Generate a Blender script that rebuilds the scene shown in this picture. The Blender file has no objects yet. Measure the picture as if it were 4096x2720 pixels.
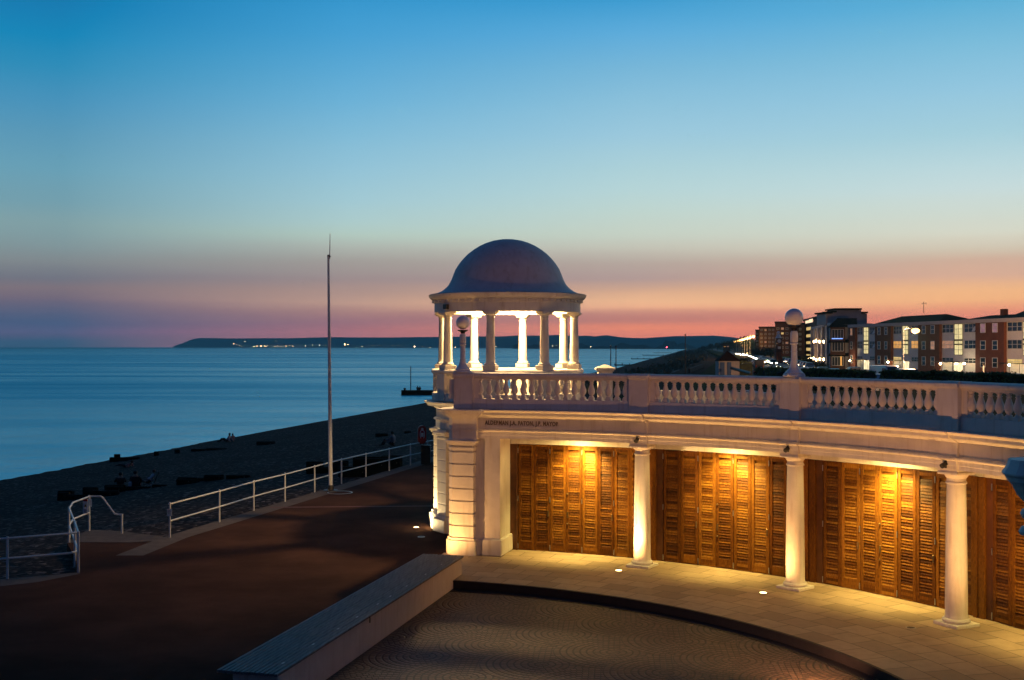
import bpy, bmesh, math, random
from mathutils import Vector, Matrix
random.seed(7)
scene = bpy.context.scene
COL = scene.collection
R = math.radians
PI = math.pi
F = 4600.0; HY = 1386.0; CX0 = 2048.0; CAMZ = 6.0      # lens in photo pixels, horizon row, eye height

# ------------------------------------------------------------------ camera
cam_d = bpy.data.cameras.new('camera'); cam = bpy.data.objects.new('camera', cam_d)
COL.objects.link(cam); scene.camera = cam
cam.location = (0, 0, CAMZ); cam.rotation_euler = (R(90), 0, 0)
cam_d.sensor_width = 36.0; cam_d.lens = F / 4096 * 36.0
cam_d.shift_y = (HY - 1360.0) / 4096.0
cam_d.clip_start = 0.1; cam_d.clip_end = 90000

def gp(px, py, z=0.0):
    """ground point seen at a photo pixel on the level z"""
    d = F * (CAMZ - z) / (py - HY)
    return Vector(((px - CX0) / F * d, d, z))
def dp(px, py, d):
    return Vector(((px - CX0) / F * d, d, CAMZ - (py - HY) * d / F))

# ------------------------------------------------------------------ mesh collector
class MB:
    def __init__(s): s.v = []; s.f = []
    def add(s, vs, fs):
        o = len(s.v); s.v += [tuple(v) for v in vs]; s.f += [tuple(i + o for i in f) for f in fs]; return s
    def box(s, x0, x1, y0, y1, z0, z1, M=None):
        vs = [Vector((x, y, z)) for z in (z0, z1) for y in (y0, y1) for x in (x0, x1)]
        if M is not None: vs = [M @ v for v in vs]
        return s.add(vs, [(0,2,3,1),(4,5,7,6),(0,1,5,4),(2,6,7,3),(0,4,6,2),(1,3,7,5)])
    def cham(s, x0, x1, y0, y1, z0, z1, c=.01, M=None):
        """box with chamfered edges"""
        bm = bmesh.new(); bmesh.ops.create_cube(bm, size=1)
        for v in bm.verts: v.co = Vector(((x0+x1)/2 + v.co.x*(x1-x0), (y0+y1)/2 + v.co.y*(y1-y0), (z0+z1)/2 + v.co.z*(z1-z0)))
        bmesh.ops.bevel(bm, geom=bm.edges[:], offset=c, segments=1, affect='EDGES')
        vs = [v.co.copy() for v in bm.verts]; bm.verts.index_update()
        if M is not None: vs = [M @ v for v in vs]
        s.add(vs, [[v.index for v in f.verts] for f in bm.faces]); bm.free(); return s
    def lathe(s, prof, n=32, c=(0,0,0), a0=0, a1=360, caps=True):
        full = abs(a1 - a0) >= 359.9; k = n if full else n + 1
        vs = []
        for i in range(k):
            a = R(a0 + (a1 - a0) * i / n)
            for r, z in prof: vs.append((c[0] + r*math.cos(a), c[1] + r*math.sin(a), c[2] + z))
        m = len(prof); fs = []
        for i in range(n):
            j = (i + 1) % k
            for p in range(m - 1): fs.append((i*m+p, j*m+p, j*m+p+1, i*m+p+1))
        if caps and full:
            if prof[0][0] > 1e-6: fs.append(tuple(i*m for i in range(k))[::-1])
            if prof[-1][0] > 1e-6: fs.append(tuple(i*m+m-1 for i in range(k)))
        return s.add(vs, fs)
    def arc(s, prof, a0, a1, n, c):
        """closed profile [(radius, z)] swept round the centre c; ends capped"""
        m = len(prof); vs = []; fs = []
        for i in range(n + 1):
            a = R(a0 + (a1 - a0) * i / n)
            for r, z in prof: vs.append((c[0] + r*math.cos(a), c[1] + r*math.sin(a), z))
        for i in range(n):
            for p in range(m):
                q = (p + 1) % m; fs.append((i*m+p, (i+1)*m+p, (i+1)*m+q, i*m+q))
        fs.append(tuple(range(m))); fs.append(tuple(n*m + p for p in range(m))[::-1])
        return s.add(vs, fs)
    def tube(s, pts, rad, n=8):
        pts = [Vector(p) for p in pts]
        if not hasattr(rad, '__len__'): rad = [rad] * len(pts)
        vs = []; fs = []
        for i, p in enumerate(pts):
            t = (pts[min(i+1, len(pts)-1)] - pts[max(i-1, 0)]).normalized()
            up = Vector((0,0,1)) if abs(t.z) < .95 else Vector((1,0,0))
            a = t.cross(up).normalized(); b = t.cross(a)
            for k in range(n):
                th = 2*PI*k/n; vs.append(p + (a*math.cos(th) + b*math.sin(th)) * rad[i])
        for i in range(len(pts)-1):
            for k in range(n):
                l = (k+1) % n; fs.append((i*n+k, i*n+l, (i+1)*n+l, (i+1)*n+k))
        fs.append(tuple(range(n))[::-1]); fs.append(tuple((len(pts)-1)*n + k for k in range(n)))
        return s.add(vs, fs)
    def ball(s, c, r, n=24, sz=1.0):
        prof = [(max(1e-7, r*math.sin(PI*i/(n//2))), -r*sz*math.cos(PI*i/(n//2))) for i in range(n//2+1)]
        return s.lathe(prof, n, c, caps=False)
    def prism(s, poly, z0, z1):
        n = len(poly)
        vs = [(p[0], p[1], z0) for p in poly] + [(p[0], p[1], z1) for p in poly]
        return s.add(vs, [tuple(range(n))[::-1], tuple(range(n, 2*n))] + [(i, (i+1) % n, n+(i+1) % n, n+i) for i in range(n)])
    def ext(s, poly, y0, y1, M=None):
        """polygon in x-z extruded along y"""
        n = len(poly)
        vs = [Vector((p[0], y0, p[1])) for p in poly] + [Vector((p[0], y1, p[1])) for p in poly]
        if M is not None: vs = [M @ v for v in vs]
        return s.add(vs, [tuple(range(n)), tuple(range(n, 2*n))[::-1]] + [(i, n+i, n+(i+1) % n, (i+1) % n) for i in range(n)])
    def build(s, name, m, parent=None, smooth=35, fix=True):
        me = bpy.data.meshes.new(name)
        o0 = Vector((0,0,0)); p = parent
        while p is not None:
            o0 = o0 + Vector(p.location); p = p.parent
        me.from_pydata([tuple(Vector(v) - o0) for v in s.v], [], s.f); me.validate()
        if fix:
            bm = bmesh.new(); bm.from_mesh(me); bmesh.ops.recalc_face_normals(bm, faces=bm.faces[:]); bm.to_mesh(me); bm.free()
        if smooth:
            me.polygons.foreach_set('use_smooth', [True]*len(me.polygons)); me.set_sharp_from_angle(angle=R(smooth))
        for k in (m if isinstance(m, (list, tuple)) else [m]): me.materials.append(k)
        ob = bpy.data.objects.new(name, me); COL.objects.link(ob); ob.parent = parent
        return ob

def tag(o, label=None, cat=None, group=None, kind=None):
    if label: o['label'] = label
    if cat: o['category'] = cat
    if group: o['group'] = group
    if kind: o['kind'] = kind
    return o
def thing(name, label, cat, loc=(0,0,0), group=None):
    o = bpy.data.objects.new(name, None); COL.objects.link(o); o.location = loc; o.empty_display_size = .2
    return tag(o, label, cat, group)
def struct(mb, name, m, smooth=0, **k):
    return tag(mb.build(name, m, None, smooth, **k), kind='structure')
def copy_tree(o, parent=None):
    c = o.copy(); COL.objects.link(c); c.parent = parent
    for ch in list(o.children): copy_tree(ch, c)
    return c
def dup(o, loc, rz=0, label=None, group=None):
    c = copy_tree(o); c.location = loc; c.rotation_euler = (0, 0, rz)
    if label: c['label'] = label
    if group: c['group'] = group
    return c
def override(ob, m, slot=0):
    ob.material_slots[slot].link = 'OBJECT'; ob.material_slots[slot].material = m

# ------------------------------------------------------------------ materials
def srgb(r, g, b):
    f = lambda c: (c/255/12.92 if c/255 <= .04045 else ((c/255+.055)/1.055)**2.4)
    return (f(r), f(g), f(b), 1)
class NT:
    def __init__(s, m): s.t = m.node_tree; s.n = s.t.nodes; s.l = s.t.links
    def new(s, ty, **k):
        n = s.n.new(ty)
        for a, b in k.items(): setattr(n, a, b)
        return n
    def val(s, sock, v):
        if isinstance(v, bpy.types.NodeSocket): s.l.new(v, sock)
        else: sock.default_value = v
    def m(s, op, a, b=None, c=None, clamp=False):
        n = s.new('ShaderNodeMath', operation=op); n.use_clamp = clamp
        s.val(n.inputs[0], a)
        if b is not None: s.val(n.inputs[1], b)
        if c is not None: s.val(n.inputs[2], c)
        return n.outputs[0]
    def mix(s, f, a, b, mode='MIX'):
        n = s.new('ShaderNodeMix', data_type='RGBA', blend_type=mode)
        s.val(n.inputs[0], f); s.val(n.inputs[6], a); s.val(n.inputs[7], b); return n.outputs[2]
    def noise(s, vec, sc, det=4, rough=.55):
        n = s.new('ShaderNodeTexNoise'); n.inputs['Scale'].default_value = sc; n.inputs['Detail'].default_value = det
        n.inputs['Roughness'].default_value = rough
        if vec is not None: s.l.new(vec, n.inputs['Vector'])
        return n.outputs['Fac']
    def ramp(s, f, stops, interp='LINEAR'):
        n = s.new('ShaderNodeValToRGB'); e = n.color_ramp; e.interpolation = interp
        while len(e.elements) < len(stops): e.elements.new(.5)
        for el, (p, c) in zip(e.elements, stops): el.position = p; el.color = c if len(c) == 4 else (*c, 1)
        s.val(n.inputs[0], f); return n.outputs[0]
    def maprange(s, v, a, b, c=0., d=1.):
        n = s.new('ShaderNodeMapRange'); s.val(n.inputs[0], v)
        for i, x in enumerate((a, b, c, d)): n.inputs[i+1].default_value = x
        return n.outputs[0]
    def bump(s, h, dist, strength=1.0):
        n = s.new('ShaderNodeBump'); n.inputs['Distance'].default_value = dist; n.inputs['Strength'].default_value = strength
        s.l.new(h, n.inputs['Height']); return n.outputs[0]
def material(name):
    m = bpy.data.materials.new(name); m.use_nodes = True
    t = NT(m); b = t.n['Principled BSDF']; return m, t, b
def c4(c): return (*c[:3], 1)
def mk(name, col, rough=.6, var=.15, sc=6, bump=0, bsc=40, metal=0, spec=.4, var2=None):
    """base colour with a soft mottle and optional fine relief"""
    m, t, b = material(name)
    pos = t.new('ShaderNodeTexCoord').outputs['Object']
    n1 = t.noise(pos, sc, 5); n2 = t.noise(pos, sc*.13, 3)
    f = t.m('MULTIPLY_ADD', n2, .5, t.m('MULTIPLY', n1, .5))
    lo = tuple(max(0, x*(1-var*1.6)) for x in col[:3]); hi = tuple(x*(1+var*1.2) for x in (var2 or col)[:3])
    t.l.new(t.ramp(f, [(.3, lo), (.7, hi)]), b.inputs['Base Color'])
    b.inputs['Roughness'].default_value = rough; b.inputs['Metallic'].default_value = metal
    b.inputs['Specular IOR Level'].default_value = spec
    if bump: t.l.new(t.bump(t.noise(pos, bsc, 4), bump), b.inputs['Normal'])
    return m
def emit(name, col, strength, base=(.8,.8,.8), sample=False):
    m, t, b = material(name)
    b.inputs['Base Color'].default_value = c4(base)
    b.inputs['Emission Color'].default_value = c4(col); b.inputs['Emission Strength'].default_value = strength
    try: m.cycles.emission_sampling = 'AUTO' if sample else 'NONE'
    except Exception: pass
    return m
def rnd_obj(t): return t.new('ShaderNodeObjectInfo').outputs['Random']

M = {}
# painted stucco: fine render grain, faint streaks
def stucco(name, col, bumpd=.004):
    m, t, b = material(name)
    pos = t.new('ShaderNodeTexCoord').outputs['Object']
    n1 = t.noise(pos, 2.2, 6, .6)
    mp = t.new('ShaderNodeMapping'); mp.inputs['Scale'].default_value = (5, 5, .5); t.l.new(pos, mp.inputs[0])
    st = t.noise(mp.outputs[0], 1.6, 5, .65)
    c1 = t.mix(t.maprange(n1, .35, .7), c4([x*.86 for x in col]), c4(col))
    c2 = t.mix(t.maprange(st, .53, .78, 0, .7), c1, c4((col[0]*.62, col[1]*.55, col[2]*.45)))
    t.l.new(c2, b.inputs['Base Color']); b.inputs['Roughness'].default_value = .62; b.inputs['Specular IOR Level'].default_value = .3
    h = t.m('ADD', t.noise(pos, 55, 3), t.m('MULTIPLY', t.noise(pos, 9, 3), 1.2))
    t.l.new(t.bump(h, bumpd), b.inputs['Normal']); return m
M['stucco'] = stucco('painted stucco', (.74, .70, .63))
M['stone'] = stucco('painted column stone', (.76, .72, .64), .0025)
M['dome'] = stucco('dome paint', (.60, .58, .58), .002)
M['inscr'] = mk('bronze lettering', (.17, .13, .09), .6, .5, 30)
M['white'] = mk('white paint', (.75, .75, .73), .45, .08, 8)
M['railpaint'] = mk('railing paint', (.68, .70, .70), .4, .12, 12)
M['black'] = mk('black iron', (.012, .012, .014), .5, .3, 10)
M['timber'] = mk('wet groyne timber', (.004, .004, .005), .9, .5, 3, .01, 20, spec=.05)
M['red'] = mk('red plastic', (.38, .012, .015), .4, .15, 6)
M['yellow'] = mk('sign yellow', (.7, .42, .02), .5, .05, 5)
M['metal'] = mk('brushed metal', (.45, .44, .42), .35, .15, 30, metal=.9)
M['darkmetal'] = mk('dark metal', (.06, .055, .05), .45, .2, 20, metal=.6)
M['brass'] = mk('old brass', (.16, .11, .05), .4, .2, 30, metal=.8)
M['concrete'] = mk('weathered concrete', (.10, .085, .08), .9, .25, 3, .004, 40, spec=.1)
M['kerb'] = mk('dark kerb stone', (.010, .008, .010), .6, .4, 9, .003, 60)
M['globe'] = mk('opal glass', (.72, .72, .74), .12, .03, 3, spec=.5)

# hardwood of the louvred doors: every slat its own tone
def hardwood():
    m, t, b = material('hardwood')
    tc = t.new('ShaderNodeTexCoord').outputs['Object']; sep = t.new('ShaderNodeSeparateXYZ'); t.l.new(tc, sep.inputs[0])
    rid = t.m('FLOOR', t.m('DIVIDE', t.m('SUBTRACT', sep.outputs[2], .262), .072))
    inx = t.m('COMPARE', sep.outputs[0], 0, .175)
    comb = t.new('ShaderNodeCombineXYZ'); t.val(comb.inputs[0], rid)
    t.val(comb.inputs[1], t.m('MULTIPLY', rnd_obj(t), 91.7)); t.val(comb.inputs[2], t.m('MULTIPLY', inx, 3.0))
    wn = t.new('ShaderNodeTexWhiteNoise'); t.l.new(comb.outputs[0], wn.inputs[0])
    g = t.new('ShaderNodeMapping'); g.inputs['Scale'].default_value = (9, 9, 1.1); t.l.new(tc, g.inputs[0])
    add = t.new('ShaderNodeVectorMath', operation='ADD'); t.l.new(g.outputs[0], add.inputs[0]); t.l.new(comb.outputs[0], add.inputs[1])
    grain = t.noise(add.outputs[0], 3.2, 7, .65)
    slat = t.m('MULTIPLY', t.m('SUBTRACT', wn.outputs[0], .5), inx)
    f = t.m('ADD', t.m('MULTIPLY_ADD', slat, .40, t.m('MULTIPLY_ADD', grain, .7, .15)), t.m('MULTIPLY_ADD', rnd_obj(t), .22, -.11))
    c = t.ramp(f, [(.12, (.022, .0065, .0012)), (.42, (.095, .032, .004)), (.6, (.17, .066, .008)), (.92, (.32, .15, .020))])
    t.l.new(c, b.inputs['Base Color']); b.inputs['Roughness'].default_value = .5; b.inputs['Specular IOR Level'].default_value = .12
    t.l.new(t.bump(grain, .0015), b.inputs['Normal']); return m
M['wood'] = hardwood()
M['darkwood'] = mk('dark hardwood', (.10, .035, .008), .5, .4, 4, .002, 30)

def deckwood():
    m, t, b = material('weathered bench planks')
    tc = t.new('ShaderNodeTexCoord').outputs['Object']
    mp = t.new('ShaderNodeMapping'); mp.inputs['Rotation'].default_value = (0, 0, BANG); mp.inputs['Scale'].default_value = (9, .5, 3)
    t.l.new(tc, mp.inputs[0])
    g = t.noise(mp.outputs[0], 2.5, 7, .7); s2 = t.noise(tc, 1.1, 5)
    c = t.mix(t.maprange(g, .3, .72), (.055, .055, .062, 1), (.17, .165, .17, 1))
    c = t.mix(t.maprange(s2, .5, .75, 0, .5), c, (.05, .06, .05, 1))
    t.l.new(c, b.inputs['Base Color']); b.inputs['Roughness'].default_value = .6
    t.l.new(t.bump(g, .003), b.inputs['Normal']); return m

C = (-4.574, 17.966)                      # centre of the crescent
def P(r, a, z=0.0): return Vector((C[0] + r*math.cos(R(a)), C[1] + r*math.sin(R(a)), z))
def frame(r, a, z=0.0):
    """local frame on the arc: x runs right along the front, y runs back into the building"""
    return Matrix.Translation(P(r, a, z)) @ Matrix.Rotation(R(a - 90), 4, 'Z')

def polar(t):
    pos = t.new('ShaderNodeNewGeometry').outputs['Position']; sep = t.new('ShaderNodeSeparateXYZ'); t.l.new(pos, sep.inputs[0])
    x = t.m('SUBTRACT', sep.outputs[0], C[0]); y = t.m('SUBTRACT', sep.outputs[1], C[1])
    r = t.m('SQRT', t.m('ADD', t.m('MULTIPLY', x, x), t.m('MULTIPLY', y, y))); a = t.m('ARCTAN2', y, x)
    return pos, sep, r, a
def slabs():
    m, t, b = material('terrace paving slabs')
    pos, sep, r, a = polar(t)
    rr = t.m('DIVIDE', t.m('SUBTRACT', r, 11.94), .62); row = t.m('FLOOR', rr)
    odd = t.m('MODULO', row, 2.0)
    u = t.m('ADD', t.m('MULTIPLY', a, 15.0), t.m('MULTIPLY', odd, .43)); uu = t.m('DIVIDE', u, .86); cell = t.m('FLOOR', uu)
    fr = t.m('FRACT', rr); fu = t.m('FRACT', uu)
    er = t.m('MINIMUM', fr, t.m('SUBTRACT', 1.0, fr)); eu = t.m('MULTIPLY', t.m('MINIMUM', fu, t.m('SUBTRACT', 1.0, fu)), 1.35)
    e = t.m('MINIMUM', er, eu); joint = t.maprange(e, .010, .024)
    cb = t.new('ShaderNodeCombineXYZ'); t.l.new(row, cb.inputs[0]); t.l.new(cell, cb.inputs[1])
    wn = t.new('ShaderNodeTexWhiteNoise'); t.l.new(cb.outputs[0], wn.inputs[0])
    n = t.noise(pos, 3.5, 6, .65)
    c = t.ramp(wn.outputs[0], [(0, (.27, .195, .125)), (.35, (.35, .26, .165)), (.7, (.41, .305, .195)), (1, (.32, .235, .155))])
    c = t.mix(t.maprange(n, .45, .75, 0, .5), c, (.20, .15, .10, 1))
    c = t.mix(t.maprange(t.noise(pos, .9, 4), .6, .75, 0, .5), c, (.17, .12, .08, 1))
    c = t.mix(joint, (.11, .08, .055, 1), c)
    t.l.new(c, b.inputs['Base Color']); b.inputs['Roughness'].default_value = .62; b.inputs['Specular IOR Level'].default_value = .35
    h = t.m('ADD', joint, t.m('MULTIPLY', t.noise(pos, 30, 4), .25)); t.l.new(t.bump(h, .004), b.inputs['Normal']); return m
def cobbles():
    """fish-scale fans of small setts"""
    m, t, b = material('fan cobbles')
    pos = t.new('ShaderNodeNewGeometry').outputs['Position']
    mp = t.new('ShaderNodeMapping'); mp.inputs['Rotation'].default_value = (0, 0, R(14)); t.l.new(pos, mp.inputs[0])
    sep = t.new('ShaderNodeSeparateXYZ'); t.l.new(mp.outputs[0], sep.inputs[0])
    rad = 1.22
    u = t.m('DIVIDE', sep.outputs[0], rad); v = t.m('DIVIDE', sep.outputs[1], rad)
    def scale(off):
        k = t.m('ADD', t.m('FLOOR', u), off); odd = t.m('ABSOLUTE', t.m('MODULO', k, 2.0))
        j = t.m('ROUND', t.m('DIVIDE', t.m('SUBTRACT', v, odd), 2.0)); cv = t.m('MULTIPLY_ADD', j, 2.0, odd)
        du = t.m('SUBTRACT', u, k); dv = t.m('SUBTRACT', v, cv)
        d = t.m('SQRT', t.m('ADD', t.m('MULTIPLY', du, du), t.m('MULTIPLY', dv, dv)))
        return d, t.m('ARCTAN2', dv, t.m('MULTIPLY', du, -1.0))
    d1, a1 = scale(1.0); d0, a0 = scale(0.0)
    ins = t.m('LESS_THAN', d1, 1.0)
    sel = lambda p, q: t.m('ADD', t.m('MULTIPLY', ins, p), t.m('MULTIPLY', t.m('SUBTRACT', 1.0, ins), q))
    d = sel(d1, d0); a = sel(a1, a0)
    rn = t.m('MULTIPLY', d, 9.0); ring = t.m('FLOOR', rn); fr = t.m('FRACT', rn)
    au = t.m('MULTIPLY', a, t.m('MAXIMUM', t.m('MULTIPLY', t.m('ADD', ring, .5), 1.15), 1.0)); fa = t.m('FRACT', t.m('ADD', au, t.m('MULTIPLY', ring, .37)))
    jr = t.m('MINIMUM', fr, t.m('SUBTRACT', 1.0, fr)); ja = t.m('MINIMUM', fa, t.m('SUBTRACT', 1.0, fa))
    e = t.m('MINIMUM', jr, t.m('MULTIPLY', ja, 1.6)); joint = t.maprange(e, .05, .22)
    cb = t.new('ShaderNodeCombineXYZ'); t.l.new(ring, cb.inputs[0]); t.l.new(t.m('FLOOR', au), cb.inputs[1]); t.l.new(t.m('FLOOR', v), cb.inputs[2])
    wn = t.new('ShaderNodeTexWhiteNoise'); t.l.new(cb.outputs[0], wn.inputs[0])
    c = t.ramp(wn.outputs[0], [(0, (.062, .042, .033)), (.5, (.09, .058, .044)), (1, (.125, .08, .06))])
    big = t.noise(pos, .55, 4)
    c = t.mix(t.maprange(big, .5, .72, 0, .5), c, (.13, .10, .08, 1))
    c = t.mix(joint, (.010, .010, .010, 1), c)
    t.l.new(c, b.inputs['Base Color']); b.inputs['Roughness'].default_value = .6
    t.l.new(t.bump(joint, .012), b.inputs['Normal']); return m
def tarmac():
    m, t, b = material('promenade tarmac')
    pos = t.new('ShaderNodeNewGeometry').outputs['Position']
    n = t.noise(pos, 60, 3); n2 = t.noise(pos, .5, 5, .6); n3 = t.noise(pos, 3.0, 4)
    c = t.mix(t.maprange(n2, .38, .66), (.034, .0175, .0135, 1), (.062, .032, .0235, 1))
    c = t.mix(t.maprange(n, .5, .8, 0, .6), c, (.062, .036, .027, 1))
    c = t.mix(t.maprange(n3, .62, .8, 0, .4), c, (.024, .014, .012, 1))
    t.l.new(c, b.inputs['Base Color']); b.inputs['Roughness'].default_value = .95; b.inputs['Specular IOR Level'].default_value = .02
    t.l.new(t.bump(n, .006), b.inputs['Normal']); return m
def shingle():
    m, t, b = material('beach shingle')
    pos = t.new('ShaderNodeNewGeometry').outputs['Position']
    vo = t.new('ShaderNodeTexVoronoi'); vo.inputs['Scale'].default_value = 6.5; t.l.new(pos, vo.inputs['Vector'])
    wn = t.new('ShaderNodeTexWhiteNoise'); t.l.new(vo.outputs['Color'], wn.inputs[0])
    n2 = t.noise(pos, .22, 5)
    c = t.ramp(wn.outputs[0], [(0, (.010, .0085, .010)), (.55, (.024, .019, .020)), (.85, (.055, .045, .044)), (1, (.20, .165, .16))])
    c = t.mix(t.maprange(n2, .4, .7, 0, .6), c, (.010, .009, .010, 1))
    t.l.new(c, b.inputs['Base Color']); b.inputs['Roughness'].default_value = .9; b.inputs['Specular IOR Level'].default_value = .04
    h = t.m('SUBTRACT', 1.0, vo.outputs['Distance']); t.l.new(t.bump(h, .06), b.inputs['Normal']); return m
def sea():
    m, t, b = material('evening sea')
    pos = t.new('ShaderNodeNewGeometry').outputs['Position']
    mp = t.new('ShaderNodeMapping'); mp.inputs['Scale'].default_value = (.006, .03, 1); mp.inputs['Rotation'].default_value = (0, 0, R(-8)); t.l.new(pos, mp.inputs[0])
    st = t.noise(mp.outputs[0], 1.0, 6, .6)
    mp2 = t.new('ShaderNodeMapping'); mp2.inputs['Scale'].default_value = (.0008, .005, 1); t.l.new(pos, mp2.inputs[0])
    st2 = t.noise(mp2.outputs[0], 1.0, 4, .6)
    s = t.m('MULTIPLY_ADD', st2, .5, t.m('MULTIPLY', st, .5))
    w = t.noise(pos, .5, 5, .7); w2 = t.noise(pos, .04, 5, .7)
    h = t.m('ADD', t.m('MULTIPLY', w, .35), t.m('MULTIPLY', w2, 3.0)); nrm = t.bump(h, 1.0, .3)
    df = t.new('ShaderNodeBsdfDiffuse'); df.inputs['Color'].default_value = (.0, .33, .38, 1); t.l.new(nrm, df.inputs['Normal'])
    gl = t.new('ShaderNodeBsdfGlossy'); t.l.new(t.maprange(s, .38, .62, .36, .16), gl.inputs['Roughness']); t.l.new(nrm, gl.inputs['Normal'])
    t.l.new(t.mix(t.maprange(s, .4, .6), (.20, .38, .41, 1), (.42, .58, .59, 1)), gl.inputs['Color'])
    ad = t.new('ShaderNodeAddShader'); t.l.new(df.outputs[0], ad.inputs[0]); t.l.new(gl.outputs[0], ad.inputs[1])
    t.l.new(ad.outputs[0], t.n['Material Output'].inputs['Surface']); t.n.remove(b); return m
def grass():
    m, t, b = material('mown grass')
    pos = t.new('ShaderNodeNewGeometry').outputs['Position']
    n = t.noise(pos, 6, 6, .7); n2 = t.noise(pos, .12, 4)
    c = t.mix(t.maprange(n, .3, .7), (.008, .022, .006, 1), (.025, .055, .012, 1))
    c = t.mix(t.maprange(n2, .4, .7, 0, .6), c, (.016, .018, .010, 1))
    t.l.new(c, b.inputs['Base Color']); b.inputs['Roughness'].default_value = 1; b.inputs['Specular IOR Level'].default_value = .02; return m
def leafmat(name, a, bcol):
    m, t, b = material(name)
    pos = t.new('ShaderNodeNewGeometry').outputs['Position']
    t.l.new(t.mix(t.maprange(t.noise(pos, 1.2, 5, .7), .3, .7), c4(a), c4(bcol)), b.inputs['Base Color'])
    b.inputs['Roughness'].default_value = .7; return m
M['leaf'] = leafmat('hedge leaves', (.06, .08, .012), (.22, .22, .04))
M['leaf2'] = leafmat('tree leaves', (.012, .02, .008), (.04, .055, .018))
M['bark'] = mk('bark', (.05, .035, .025), .9, .3, 5)
M['road'] = mk('road asphalt', (.05, .047, .045), .75, .25, 4, .003, 30)
M['brick'] = mk('dark red brick', (.17, .055, .032), .85, .25, 8, .004, 30)
M['brick2'] = mk('brown brick', (.10, .045, .032), .85, .25, 8)
M['panel'] = mk('pale wall panel', (.74, .70, .68), .7, .08, 3)
M['render'] = mk('pale render', (.5, .43, .42), .8, .1, 2)
M['slate'] = mk('dark roof tiles', (.016, .009, .008), .95, .3, 6, spec=.1)
M['frame'] = mk('window frame', (.6, .6, .6), .5, .05, 5)
def glass(name, col, em=None, st=0):
    m, t, b = material(name)
    b.inputs['Base Color'].default_value = c4(col); b.inputs['Roughness'].default_value = .08
    b.inputs['Specular IOR Level'].default_value = .8
    if em:
        tc = t.new('ShaderNodeTexCoord').outputs['Object']
        n = t.noise(tc, 1.3, 3); t.l.new(t.mix(t.maprange(n, .3, .7), c4([x*.55 for x in em]), c4(em)), b.inputs['Emission Color'])
        b.inputs['Emission Strength'].default_value = st; m.cycles.emission_sampling = 'NONE'
    return m
M['pane'] = glass('dark pane', (.02, .035, .055))
M['pane_stair'] = glass('lit stair pane', (.3,.3,.2), (1, .80, .36), 1.0)
M['pane_amber'] = glass('amber lit pane', (.3,.2,.1), (1, .46, .10), .85)
M['pane_warm'] = glass('curtained lit pane', (.3,.2,.15), (.75, .36, .20), .55)
M['pane_pink'] = glass('pink curtained pane', (.3,.2,.2), (.38, .18, .22), .55)
M['door_glow'] = glass('lit entrance glass', (.4,.4,.3), (1, .80, .46), 1.5)
M['pane_gold'] = glass('gold lit pane', (.3,.3,.1), (1, .68, .24), .9)
M['neon'] = emit('blue tube', (.15, .35, 1), 3)
M['lamp_lit'] = emit('lit lamp', (1, .66, .28), 40)
M['street_lit'] = emit('lit street lamp', (1, .50, .12), 7)
M['ground_lit'] = emit('lit ground lamp', (1, .66, .26), 14)
M['head'] = emit('headlamp', (1, .78, .45), 420)
M['head_glint'] = emit('reflecting lamp', (1, .62, .3), 14)  # glow standing in for street lamps glinting on parked headlights
M['tail'] = emit('tail lamp', (1, .1, .04), 1.2)
M['shore'] = emit('shore light', (1, .60, .28), 70)
M['shelter'] = mk('shelter paint', (.30, .28, .30), .7, .15, 3)
M['shore_red'] = emit('red shore light', (1, .05, .08), 30)
M['skin'] = mk('skin', (.30, .18, .13), .6, .1, 9)
M['cloth_dark'] = mk('dark cloth', (.012, .012, .016), .9, .2, 9)
M['cloth_grey'] = mk('grey cloth', (.16, .18, .22), .9, .15, 9)
M['cloth_white'] = mk('white cloth', (.42, .42, .46), .9, .1, 9)
M['cloth_pink'] = mk('pink cloth', (.32, .15, .15), .9, .1, 9)
M['hair'] = mk('dark hair', (.012, .009, .008), .6, .2, 20)
M['hair_red'] = mk('reddish hair', (.16, .05, .03), .6, .2, 20)
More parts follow.
